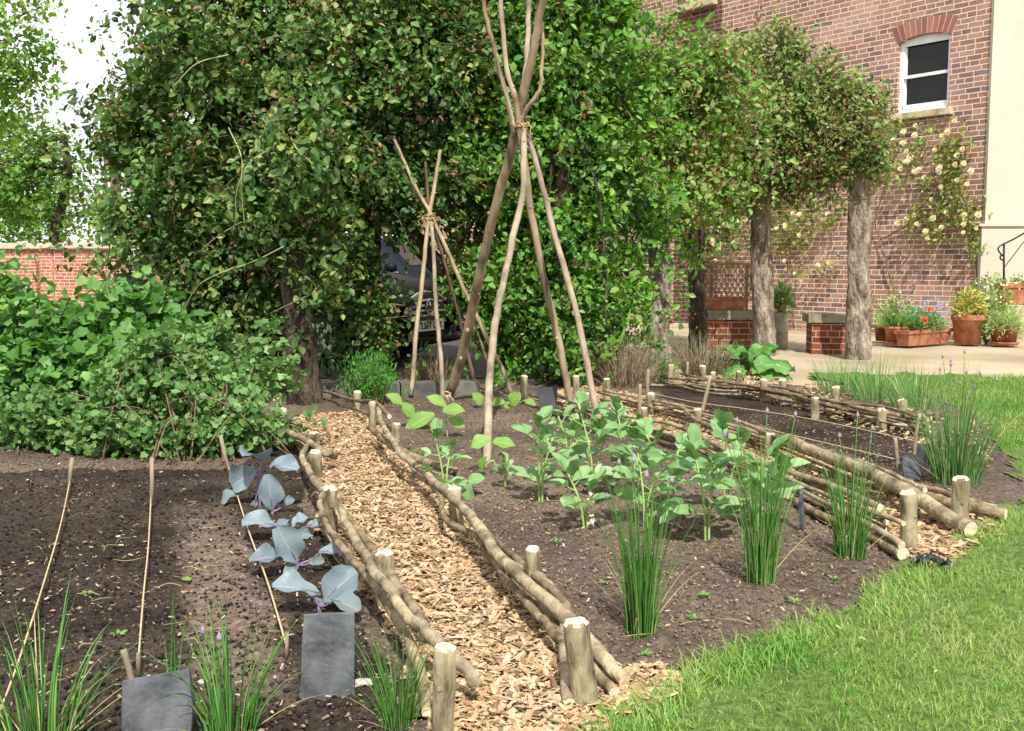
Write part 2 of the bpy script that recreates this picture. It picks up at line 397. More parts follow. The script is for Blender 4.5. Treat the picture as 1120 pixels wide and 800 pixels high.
M['brick_far'] = mat_brick('garden_wall_brick', ['#a66c58', '#bc7c66', '#98624f', '#c88c74'], '#e2cdb8', patch=0.3)
M['voussoir'] = mat_island('arch_brick', ['#8a5a52', '#a67064', '#7c5450', '#b07c6c'])
M['render'] = mat_noise('cream_render', ['#b3ab9a', '#bab2a2', '#c0b8a9'], 1.2, 0.9, 0.12, 60, bdist=0.003)
M['white'] = mat_noise('white_paint', ['#d6d8da', '#e8e9ea'], 6, 0.45, 0.05)
M['sill'] = mat_noise('sandstone_sill', ['#8f8468', '#b0a484', '#c2b798'], 8, 0.9, 0.3)
M['iron'] = mat_noise('black_iron', ['#15161a', '#26272b'], 20, 0.45, 0.1, metal=0.3)
M['lattice'] = mat_noise('trellis_wood', ['#8a6f52', '#b0936f'], 12, 0.85, 0.2)

# foliage
M['ros'] = mat_leaf('climber_leaf', ['#264018', '#3a5a27', '#507536', '#739752'], 0.3, 0.5, 1.2)
M['ros_bright'] = mat_leaf('bright_climber_leaf', ['#3a6620', '#568a30', '#729f42', '#96b860'], 0.36, 0.5, 1.2)
M['ros_olive'] = mat_leaf('olive_climber_leaf', ['#4e6630', '#6c8444', '#8a9c56', '#a8ac6c'], 0.34, 0.5, 1.2)
M['newgrowth'] = mat_leaf('red_new_leaf', ['#6e4c36', '#846048', '#84724c', '#98805c'], 0.3, 0.5, 3)
M['currant'] = mat_leaf('currant_leaf', ['#355e24', '#4a7832', '#659246', '#86ae60'], 0.32, 0.5, 2, vein=0.4)
M['goose'] = mat_leaf('gooseberry_leaf', ['#335426', '#4a7036', '#648a48', '#86a866'], 0.3, 0.5, 2, vein=0.4)
M['far_leaf'] = mat_leaf('spring_tree_leaf', ['#486f26', '#5f8a34', '#779f44', '#8fb057'], 0.36, 0.5, 0.4)
M['far_leaf_dk'] = mat_leaf('deep_spring_leaf', ['#3c5e26', '#507534', '#678a42', '#7d9c50'], 0.36, 0.5, 0.4)
M['bean'] = mat_leaf('broad_bean_leaf', ['#587e48', '#72985e', '#8aaa72', '#a8c08e'], 0.25, 0.45, 4, vein=0.4, ribs='#b4c890', ribmix=.4)
M['bean_y'] = mat_leaf('runner_bean_leaf', ['#648c3c', '#7fa450', '#9aba68'], 0.35, 0.45, 4, vein=0.5, ribs='#b8cc84', nrib=8, ribmix=.45)
M['bean_stem'] = mat_noise('bean_stem', ['#7c9a50', '#a5bd78'], 20, 0.5, 0)
M['cab'] = mat_leaf('red_cabbage_leaf', ['#566870', '#64767c', '#74858c', '#68786e', '#6c687c'], 0.10, 0.5, 5, spec=0.4, vein=0.5, ribs='#a896ac', nrib=6)
M['cab_stem'] = mat_noise('cabbage_stem', ['#5a4460', '#7d6684', '#8a9480'], 20, 0.5, 0)
M['chive'] = mat_leaf('chive_leaf', ['#336224', '#497c32', '#629646', '#8cb464'], 0.18, 0.4, 6, mixn=0.25)
M['chive_far'] = mat_leaf('chive_leaf_pale', ['#436f33', '#598745', '#729d58', '#92b576'], 0.22, 0.4, 6, mixn=0.25)
M['straw'] = mat_leaf('withered_leaf', ['#a89a62', '#c6b884', '#8d8f4c'], 0.2, 0.7, 6)
M['bud'] = mat_noise('chive_bud', ['#6f6076', '#97869a', '#8c8070'], 60, 0.7, 0.3)
M['bloom_purple'] = mat_noise('chive_bloom', ['#7a5a9a', '#a583c0'], 80, 0.7, 0.6)
M['grass'] = mat_leaf('lawn_blade', ['#386222', '#4c7c2a', '#64943a', '#86a650', '#9ca862', '#b4b080'], 0.3, 0.5, 1.1, mixn=0.5)
M['rhubarb'] = mat_leaf('rhubarb_leaf', ['#3a6a2c', '#52863c', '#6c9c50'], 0.25, 0.5, 5, vein=1.0, ribs='#b0c48c', nrib=5)
M['feather'] = mat_leaf('feathery_leaf', ['#2f6a1c', '#44852a', '#5d9a38'], 0.3, 0.5, 3)
M['lav'] = mat_noise('dry_stalks', ['#5e4f40', '#8a7763', '#a6937a'], 30, 0.9, 0)
M['rose_leaf'] = mat_leaf('rose_leaf', ['#54702c', '#718a3a', '#90a04e', '#a8a862'], 0.35, 0.45, 3)
M['petal'] = mat_leaf('cream_petal', ['#e6dcae', '#f3eecd', '#f7f4e4'], 0.3, 0.6, 5)
M['blue'] = mat_leaf('blue_petal', ['#6f8fc4', '#8aa8d8', '#a6bde0'], 0.2, 0.6, 8)
M['orange'] = mat_leaf('orange_petal', ['#c4521c', '#de7430'], 0.2, 0.6, 8)
M['pot_leaf'] = mat_leaf('pot_leaf', ['#4c7a30', '#699446', '#8cb062'], 0.3, 0.5, 6)
M['pot_yellow'] = mat_leaf('yellow_pot_leaf', ['#8f9a3c', '#b2ac52', '#cbbd70', '#7e923c'], 0.3, 0.5, 6)
M['pot_pale'] = mat_leaf('pale_pot_leaf', ['#7d9a52', '#9db36c', '#b9c488'], 0.3, 0.5, 6)
M['shoot'] = mat_noise('pale_green_shoot', ['#6f7a48', '#98a068', '#a89a74'], 12, .7, 0)
M['stone_pale'] = mat_noise('pale_weathered_stone', ['#8a8272', '#b0a792', '#c6bda8'], 8, .9, .5)
# ------------------------------------------------------------------ ground
def gp(pts, z=0): return [tuple(G(x, y, z)) for x, y in pts]
PATH_A = gp([(322, 458), (328, 490), (345, 540), (366, 596), (415, 668), (462, 745), (478, 830), (490, 900), (700, 900), (662, 800), (735, 768), (745, 752), (720, 735), (655, 735), (618, 690), (560, 628), (505, 570), (452, 512), (412, 470), (396, 452)])
PATH_B = gp([(585, 436), (640, 455), (700, 470), (760, 492), (840, 530), (920, 570), (985, 606), (1020, 622), (1075, 588), (1100, 562), (1000, 535), (930, 510), (850, 480), (760, 456), (700, 436), (650, 424)])
PATH_C = gp([(700, 412), (780, 425), (880, 452), (960, 478), (1030, 500), (1080, 520), (1085, 470), (1025, 455), (960, 438), (900, 425), (830, 415), (760, 405)])
LAWN = gp([(560, 900), (640, 812), (700, 772), (780, 728), (870, 692), (960, 645), (1030, 603), (1100, 562), (1128, 535), (1100, 500), (1072, 462), (1030, 438), (960, 424), (905, 416), (880, 409), (960, 409), (1040, 410), (1130, 413), (1500, 425), (1900, 500), (1900, 900)])
BARE = gp([(1050, 460), (1120, 480), (1120, 545), (1030, 560)])

def ground_z(x, y):
    """bed relief: raised tilled beds, trodden chip paths"""
    z = 0.03 * fbm2(x * 1.3, y * 1.3, 3) + 0.028 * fbm2(x * 6, y * 6, 4) + 0.045 * np.abs(fbm2(x * 17, y * 17, 4)) + 0.012 * np.abs(fbm2(x * 47, y * 47, 2))
    P = np.stack([x, y], 1)
    ina = inpoly(P, PATH_A) | inpoly(P, PATH_B)
    inl = inpoly(P, LAWN)
    return np.where(ina, z * 0.5 - 0.012, np.where(inl, 0.25 * z - 0.012, z))

def make_ground():
    # base sheet to the horizon: pale gravel
    t = NT('gravel')
    tc = t.n('ShaderNodeTexCoord')
    n1 = t.n('ShaderNodeTexNoise', i_Scale=70, i_Detail=6); t.l(tc, 'Object', n1, 'Vector')
    r1 = t.ramp([(0.3, '#8f8069'), (0.5, '#b3a388'), (0.7, '#c9bca4')]); t.l(n1, 'Fac', r1, 'Fac')
    n2 = t.n('ShaderNodeTexNoise', i_Scale=0.7, i_Detail=6); t.l(tc, 'Object', n2, 'Vector')
    r2 = t.ramp([(0.35, '#b8b0a8'), (0.65, '#ffffff')]); t.l(n2, 'Fac', r2, 'Fac')
    mm = t.n('ShaderNodeMix', data_type='RGBA', blend_type='MULTIPLY'); mm.inputs[0].default_value = 0.8; t.l(r1, 'Color', mm, 6); t.l(r2, 'Color', mm, 7)
    b = t.n('ShaderNodeBsdfPrincipled', i_Roughness=0.95); t.l(mm, 2, b, 'Base Color')
    bp = t.n('ShaderNodeBump', i_Strength=0.6, i_Distance=0.02); t.l(n1, 'Fac', bp, 'Height'); t.l(bp, 'Normal', b, 'Normal')
    o = t.n('ShaderNodeOutputMaterial'); t.l(b, 0, o, 0)
    g = MB()
    S = 400
    g.add([(-S, -S, 0), (S, -S, 0), (S, S, 0), (-S, S, 0)], [(0, 1, 2, 3)])
    ob = g.build('ground', [t.m], None, (0, 0, -0.075)); ob['kind'] = 'structure'
    for v in ob.data.vertices: v.co.z = 0
    ob.location.z = -0.03
    ob['label'] = 'pale sandy gravel ground and path running past the house'

    # soil sheet, rows spaced with distance
    ys = [1.6]
    while ys[-1] < 9.9: ys.append(ys[-1] + 0.0042 * ys[-1])
    ys = np.array(ys); us = np.linspace(-0.92, 0.92, 560)
    X = ys[:, None] * us[None]; Y = np.repeat(ys[:, None], len(us), 1)
    x = X.ravel(); y = Y.ravel(); z = ground_z(x, y)
    edge = np.clip((9.75 - y - 0.5 * vnoise2(x * 1.5, y * 0)) / 0.4, 0, 1)
    z = z * edge - 0.07 * (1 - edge)
    n = len(us); i = np.arange(len(ys) - 1)[:, None] * n + np.arange(n - 1)[None]
    Fa = np.stack([i, i + 1, i + n + 1, i + n], -1).reshape(-1, 4)
    t = NT('garden_soil')
    at = t.n('ShaderNodeAttribute', attribute_name='moist')
    tc = t.n('ShaderNodeTexCoord'); n1 = t.n('ShaderNodeTexNoise', i_Scale=55, i_Detail=8, i_Roughness=0.7); t.l(tc, 'Object', n1, 'Vector')
    ra = t.ramp([(0.3, '#130f0c'), (0.5, '#241d18'), (0.72, '#42372e')]); t.l(n1, 'Fac', ra, 'Fac')
    rb = t.ramp([(0.3, '#453a31'), (0.5, '#6a5c50'), (0.72, '#928373')]); t.l(n1, 'Fac', rb, 'Fac')
    mx = t.n('ShaderNodeMix', data_type='RGBA'); t.l(at, 'Fac', mx, 0); t.l(rb, 'Color', mx, 6); t.l(ra, 'Color', mx, 7)
    b = t.n('ShaderNodeBsdfPrincipled', i_Roughness=0.95); b.inputs['Specular IOR Level'].default_value = 0.15; t.l(mx, 2, b, 'Base Color')
    bp = t.n('ShaderNodeBump', i_Strength=0.9, i_Distance=0.012); t.l(n1, 'Fac', bp, 'Height'); t.l(bp, 'Normal', b, 'Normal')
    o = t.n('ShaderNodeOutputMaterial'); t.l(b, 0, o, 0)
    ob = build_np('garden_soil', np.stack([x, y, z], 1), [(Fa, 0)], [t.m], None, (0, 0, 0), True)
    # moisture: freshly dug dark compost in the left and far right beds, drier strip between
    P = np.stack([x + 0.25 * fbm2(x * 2.2, y * 2.2, 4), y + 0.55 * fbm2(x * 1.6 + 9, y * 1.6, 4)], 1)
    left = inpoly(P, gp([(-700, 900), (-500, 520), (0, 512), (240, 512), (330, 480), (340, 560), (400, 690), (450, 760), (470, 900)]))
    dry = np.clip(1.8 - np.abs(x + .78 + .34 * (y - 2.86) + .12 * fbm2(x * 4, y * 4, 3)) / 0.09, 0, 1) * np.clip((4.5 - y) / .6, 0, 1) * np.clip((y - 2.3) / .4, 0, 1)
    right = inpoly(P, gp([(690, 424), (800, 424), (900, 446), (1010, 478), (1000, 520), (930, 500), (850, 472), (760, 448)]))
    moist = np.where(left, 0.85 - 0.9 * dry, np.where(right, 0.9, 0.22 + 0.5 * (vnoise2(x * 1.7, y * 1.7) - 0.4)))
    moist = np.clip(moist + 0.5 * (fbm2(x * 5, y * 5, 3)), 0, 1)
    a = ob.data.attributes.new('moist', 'FLOAT', 'POINT'); a.data.foreach_set('value', moist.astype(np.float32))
    ob['kind'] = 'structure'; ob['label'] = 'tilled brown garden soil in the vegetable beds'

    mt = mat_noise('painted_shade_ground', ['#34322f', '#4a4743', '#5a5752'], 30, .95, .5, 80)  # dark sheet added over the gravel: paints shade behind the trees, cuts bright leaks
    dv = MB(); dv.add([(-30, 9.95, -.02), (1.6, 9.95, -.02), (.4, 15.2, -.02), (-1.2, 22, -.02), (-30, 22, -.02)], [(0, 1, 2, 3, 4)]); dq = dv.build('shade_sheet', [mt], None, (0, 0, 0)); dq['kind'] = 'structure'; dq['label'] = 'added dark ground sheet standing in for shade behind the climber trees under the parked car'
    # chip path and lawn base sheets follow the relief
    def sheet(name, poly, mat, dz, label, step=0.045):
        A = np.array(poly)[:, :2]; lo = A.min(0); hi = A.max(0)
        lo = np.maximum(lo, [-6, 1.2]); hi = np.minimum(hi, [9, 12])
        gx = np.arange(lo[0], hi[0] + step, step); gy = np.arange(lo[1], hi[1] + step, step)
        XX, YY = np.meshgrid(gx, gy); p = np.stack([XX.ravel(), YY.ravel()], 1)
        zz = ground_z(p[:, 0], p[:, 1]) + dz
        n = len(gx); i = (np.arange(len(gy) - 1)[:, None] * n + np.arange(n - 1)[None]).ravel()
        c = p[i] + step / 2 + (np.stack([vnoise2(p[i, 0] * 9, p[i, 1] * 9), vnoise2(p[i, 1] * 9, p[i, 0] * 9 + 7)], 1) - .5) * 0.14
        keep = inpoly(c, poly); i = i[keep]
        Fq = np.stack([i, i + 1, i + n + 1, i + n], 1)
        ob = build_np(name, np.stack([p[:, 0], p[:, 1], zz], 1), [(Fq, 0)], [mat], None, (0, 0, 0), True)
        ob['kind'] = 'structure'; ob['label'] = label
        return ob
    mchip = mat_noise('chip_bed', ['#6e5840', '#a78a68', '#c9ad88'], 45, 0.95, 0.8, 70)
    sheet('woodchip_path', PATH_A, mchip, 0.010, 'pale woodchip path between the two near wattle edgings')
    sheet('woodchip_strip', PATH_B, mchip, 0.010, 'narrow woodchip strip between the two wattle rows on the right')
    mlawn = mat_noise('turf', ['#35451f', '#4b602a', '#667440'], 30, 0.95, 0.6, 60)
    sheet('lawn', LAWN, mlawn, 0.006, 'green lawn at the lower right', 0.06)

def scatter(poly, n, rng, ymax=99, ymin=0, power=0.0):
    A = np.array(poly)[:, :2]; lo = A.min(0); hi = A.max(0); lo[1] = max(lo[1], ymin); hi[1] = min(hi[1], ymax)
    out = []; got = 0
    while got < n:
        p = lo + rng.random((n * 2, 2)) * (hi - lo)
        k = inpoly(p, poly)
        if power: k &= rng.random(len(p)) < (lo[1] / p[:, 1]) ** power
        out.append(p[k]); got += k.sum()
        if not k.any(): break
    return np.concatenate(out)[:n]

def chips(name, P, smin, smax, cols, label, rng, lift=0.0, thick=0.09, tilt=0.35):
    N = len(P); L = smin + (smax - smin) * rng.random(N) ** 2.0; Wd = L * (0.2 + 0.35 * rng.random(N)); T = np.maximum(L * thick, 0.0015)
    a = rng.random(N) * 2 * pi; ax = np.stack([np.cos(a), np.sin(a), tilt * rng.normal(size=N)], 1); ax = nrm(ax)
    nz = nrm(np.stack([tilt * rng.normal(size=N), tilt * rng.normal(size=N), np.ones(N)], 1))
    x, y, z = frames(ax, nz)
    c = np.stack([P[:, 0], P[:, 1], ground_z(P[:, 0], P[:, 1]) + 0.010 + lift * rng.random(N)], 1)
    tv = np.array([(-.5, -.5, 0), (.5, -.5, 0), (.35, .5, 0), (-.42, .5, 0), (-.42, -.45, 1), (.42, -.45, 1), (.25, .42, 1), (-.3, .45, 1)])
    J = 1 + 0.35 * (rng.random((N, 8, 1)) - 0.5)
    V = c[:, None] + tv[None, :, 0, None] * J * Wd[:, None, None] * x[:, None] + tv[None, :, 1, None] * J * L[:, None, None] * y[:, None] + tv[None, :, 2, None] * T[:, None, None] * z[:, None]
    tf = np.array([(0, 1, 5, 4), (1, 2, 6, 5), (2, 3, 7, 6), (3, 0, 4, 7), (4, 5, 6, 7)])
    Fa = (tf[None] + (np.arange(N) * 8)[:, None, None]).reshape(-1, 4)
    ob = build_np(name, V.reshape(-1, 3), [(Fa, 0)], [mat_island(name + '_wood', cols)], None, (0, 0, 0))
    tag(ob, label, 'wood chips', kind='stuff'); return ob

def make_litter():
    rng = np.random.default_rng(11)
    wood = ['#665038', '#8c7152', '#b09270', '#c6aa86', '#d4bd9a', '#9e8260', '#bca07a']
    P1 = scatter(PATH_A, 27000, rng, 8.6, 2.0, 1.3)
    chips('wood_chips', P1, 0.008, 0.046, wood, 'loose pale wood chips strewn along the curving path', rng, 0.022)
    P2 = scatter(PATH_B, 6500, rng, 9, 3, 0.8); P2 = np.vstack([P2, scatter(PATH_C, 1300, rng)])
    chips('bark_chips', P2, 0.015, 0.06, wood, 'wood chips between the far wattle rows', rng, 0.015)
    # pale flecks scattered over the soil
    soil = gp([(-300, 860), (-200, 515), (300, 470), (420, 440), (640, 430), (1010, 470), (1090, 555), (960, 640), (780, 722), (640, 800)])
    P3 = scatter(soil, 5600, rng, 9, 2, 0.9)
    inn = inpoly(P3, PATH_A) | inpoly(P3, PATH_B); P3 = P3[~inn]
    dens = vnoise2(P3[:, 0] * 1.6, P3[:, 1] * 1.6) + 0.25 * rng.random(len(P3)); P3 = P3[dens > 0.52]
    chips('chip_litter', P3, 0.004, 0.020, ['#6f5a46', '#a58d72', '#c4ad8e', '#d6c6ab', '#866a50'], 'scattered pale chips and flakes lying on the bare soil', rng, 0.006)
    # crumbs of soil
    P4 = scatter(soil, 42000, rng, 8.5, 1.9, 1.4); inn = inpoly(P4, PATH_A) | inpoly(P4, PATH_B); P4 = P4[~inn]; N = len(P4)
    ov = np.array([(1, 0, 0), (-1, 0, 0), (0, 1, 0), (0, -1, 0), (0, 0, 1), (0, 0, -1)], float)
    of = np.array([(0, 2, 4), (2, 1, 4), (1, 3, 4), (3, 0, 4), (2, 0, 5), (1, 2, 5), (3, 1, 5), (0, 3, 5)])
    s = 0.0022 + 0.0075 * rng.random(N) ** 3.0
    a = rng.random(N) * 6.28; R = np.zeros((N, 3, 3)); R[:, 0, 0] = np.cos(a); R[:, 0, 1] = -np.sin(a); R[:, 1, 0] = np.sin(a); R[:, 1, 1] = np.cos(a); R[:, 2, 2] = 0.75
    V = (ov[None] * (0.6 + 0.8 * rng.random((N, 6, 1)))) @ np.transpose(R, (0, 2, 1)) * s[:, None, None]
    V += np.stack([P4[:, 0], P4[:, 1], ground_z(P4[:, 0], P4[:, 1]) + s * 0.35], 1)[:, None]
    Fa = (of[None] + (np.arange(N) * 6)[:, None, None]).reshape(-1, 3)
    dark = mat_island('soil_crumb', ['#16110e', '#261f1a', '#352c25', '#4a4037'])
    mid = mat_island('dry_soil_crumb', ['#473c33', '#615346', '#79695a', '#918170'])
    lf = inpoly(P4, gp([(-700, 900), (-500, 520), (240, 512), (330, 480), (340, 560), (400, 690), (470, 900)]))
    mi = np.repeat(np.where(lf & (rng.random(N) < 0.85), 0, 1), 8)
    ob = build_np('soil_crumbs', V.reshape(-1, 3), [(Fa, mi)], [dark, mid], None, (0, 0, 0), True)
    tag(ob, 'crumbs and small clods lying on the tilled soil', 'soil', kind='stuff')

def make_lawn_grass():
    rng = np.random.default_rng(21)
    A = LAWN
    near = scatter(A, 78000, rng, 6.2, 2.1, 2.0)
    near = near[(near[:, 0] < near[:, 1] * 0.62 + 0.4)]
    far = scatter(A, 26000, rng, 10.0, 6.0, 0.8); far = far[far[:, 0] < far[:, 1] * 0.7 + 0.5]
    batches = []
    for P, h0, h1, r in ((near, 0.018, 0.036, 0.0012), (far, 0.03, 0.06, 0.0026)):
        N = len(P)
        tuft = vnoise2(P[:, 0] * 3.2, P[:, 1] * 3.2) + 0.5 * vnoise2(P[:, 0] * 9, P[:, 1] * 9)
        H = (h0 + (h1 - h0) * rng.random(N)) * (0.25 + 1.05 * tuft)
        a = vnoise2(P[:, 0] * 7, P[:, 1] * 7 + 31) * 12 + rng.normal(size=N) * 1.8
        lean = np.stack([np.cos(a), np.sin(a)], 1) * (H * (0.25 + 0.75 * rng.random(N)))[:, None]
        R = np.stack([P[:, 0], P[:, 1], ground_z(P[:, 0], P[:, 1]) + 0.004], 1)
        V, Fa, _ = blades(R, H, lean, np.full(N, r) * (0.7 + 0.7 * rng.random(N)), 2, rng=rng, curve=1.7, flat=True)
        batches.append((V, Fa, 0))
    # longer tufts along the bed edge
    E = np.array(gp([(640, 812), (700, 772), (780, 728), (870, 692), (960, 645), (1030, 603), (1100, 562)]))[:, :2]
    seg = rng.integers(0, len(E) - 1, 6500); tt = rng.random(6500)[:, None]
    P = E[seg] * (1 - tt) + E[seg + 1] * tt + np.abs(rng.normal(size=(6500, 1))) * 0.07 * np.array([[0.55, -0.8]]) + rng.normal(size=(6500, 2)) * 0.018
    k = vnoise2(P[:, 0] * 4, P[:, 1] * 4) > 0.35; P = P[k]; N = len(P)
    H = 0.03 + 0.06 * rng.random(N) ** 1.5; a = 2.3 + rng.normal(size=N) * 1.1
    lean = np.stack([np.cos(a), np.sin(a)], 1) * (H * (0.3 + 0.6 * rng.random(N)))[:, None]
    R = np.stack([P[:, 0], P[:, 1], ground_z(P[:, 0], P[:, 1])], 1)
    V, Fa, _ = blades(R, H, lean, np.full(N, 0.0016), 3, rng=rng, curve=1.8, flat=True); batches.append((V, Fa, 0))
    Vs = []; Fs = []; off = 0
    for V, Fa, m in batches: Vs.append(V); Fs.append((Fa + off, m)); off += len(V)
    ob = build_np('lawn_grass', np.vstack(Vs), Fs, [M['grass']], None, (0, 0, 0))
    tag(ob, 'short mown green grass of the lawn', 'grass', kind='stuff')
    P = scatter(A, 900, rng, 7, 2.2, 1.5); chips('lawn_litter', P, .005, .017, ['#6f6444', '#93875e', '#b3a880', '#7d7448'], 'dry blades and pale flecks lying in the lawn', rng, .03, .05, .6)
# ------------------------------------------------------------------ wattle edgings
def stake_mesh(parent, px, ty, by, wpx, bx=None, rng=RNG, name='stake'):
    b = G(bx if bx is not None else px, by); Y = b[1]; t = D(px, ty, Y - 0.01); r = wpx / 2 * Y / F * 1.02
    m = MB(); b0 = b - (t - b) * 0.15; n = 6
    pts = [b0 + (t - b0) * k / n + np.array([rng.normal(), rng.normal(), 0]) * r * 0.04 for k in range(n + 1)]
    bev = 0.16 + 0.14 * rng.random()
    pts[-1] = pts[-1] - (t - b0) / np.linalg.norm(t - b0) * r * bev
    m.tube(pts, [r * (1.06 - 0.08 * k / n) * (1 + .05 * (rng.random() - .5)) for k in range(n + 1)], 11, 0, 1, 0.24, rng, bevel=bev)
    # a shaved facet and a knot
    if r > 0.012:
        th = rng.random() * 2 * pi; q = b + (t - b) * (0.3 + 0.4 * rng.random()); d = np.array([math.cos(th), -abs(math.sin(th)), 0.1])
        m.tube([q + d * r * 0.8, q + d * r * 1.10], [r * 0.3, r * 0.2], 7, 0, 0, 0.2, rng)
    return m.build(name, [M['bark_stake'], M['cut']], parent)
def rod_mesh(parent, pts, rpx, mat='bark', rng=RNG, taper=0.25, wob=0.010, name='rod', knots=2):
    """pts: (px, py, height above the soil)"""
    P = spline([G(*p) for p in pts], 7)
    Y = P[:, 1].mean(); n = len(P)
    wv = np.stack([np.convolve(rng.normal(size=n + 4), np.ones(5) / 5, 'valid') for _ in range(3)], 1) * wob * np.array([1, 1, .6])
    P = P + wv
    r0 = rpx / 2 * P[-1 if P[-1][1] < P[0][1] else 0][1] / F
    rad = r0 * np.linspace(1, 1 - taper, n) if P[0][1] < P[-1][1] else r0 * np.linspace(1 - taper, 1, n)
    rad = rad * (1 + 0.34 * (np.convolve(rng.random(n + 4), np.ones(5) / 5, 'valid') - .5))
    m = MB(); m.tube(P, rad, 9, 0, 1, 0.07, rng)
    for k in range(knots):
        i = rng.integers(2, n - 2); d = nrm(rng.normal(size=3) + np.array([0, -.4, .6]))
        m.tube([P[i] + d * rad[i] * .7, P[i] + d * rad[i] * 1.25], [rad[i] * .45, rad[i] * .25], 6, 0, int(rng.random() < .3), 0.2, rng)
    return m.build(name, [M[mat], M['cut']], parent)

def wattle(label, base, stakes, rods, seed):
    rng = np.random.default_rng(seed)
    t = thing('wattle_edging', label, 'wattle edging', base, 'low woven wattle edgings round the beds')
    for s in stakes:
        stake_mesh(t, s[0], s[1], s[2], s[3], s[4] if len(s) > 4 else None, rng)
    for r in rods:
        rod_mesh(t, r[0], r[1], r[2] if len(r) > 2 else 'bark', rng, knots=r[3] if len(r) > 3 else 2)
    return t
def lines(y0, y1, rng, n, wpx, zmax=0.15, mats=('bark', 'bark_grey', 'twig'), pts=6):
    """woven rods between a list of upper and lower guide points"""
    out = []
    for k in range(n):
        f = (k + 0.5) / n; st = rng.random() * 0.12; en = 1 - rng.random() * 0.10
        p = []
        for j in range(pts):
            s = st + (en - st) * j / (pts - 1)
            xs = [a[0] for a in y0]
            x = xs[0] + (xs[-1] - xs[0]) * s
            z = 0.03 + (zmax - 0.03) * f + rng.normal() * 0.012
            yb = np.interp(x, xs, [a[1] for a in y0]) + rng.normal() * 1.6 + (2.0 if (j + k) % 2 else -2.0)
            g = G(x, yb); p.append((x, yb - z * F / g[1] * 0.97, max(z, 0.02)))
        out.append((p, wpx * (0.65 + 0.6 * rng.random()), mats[rng.integers(len(mats))], 1))
    return out

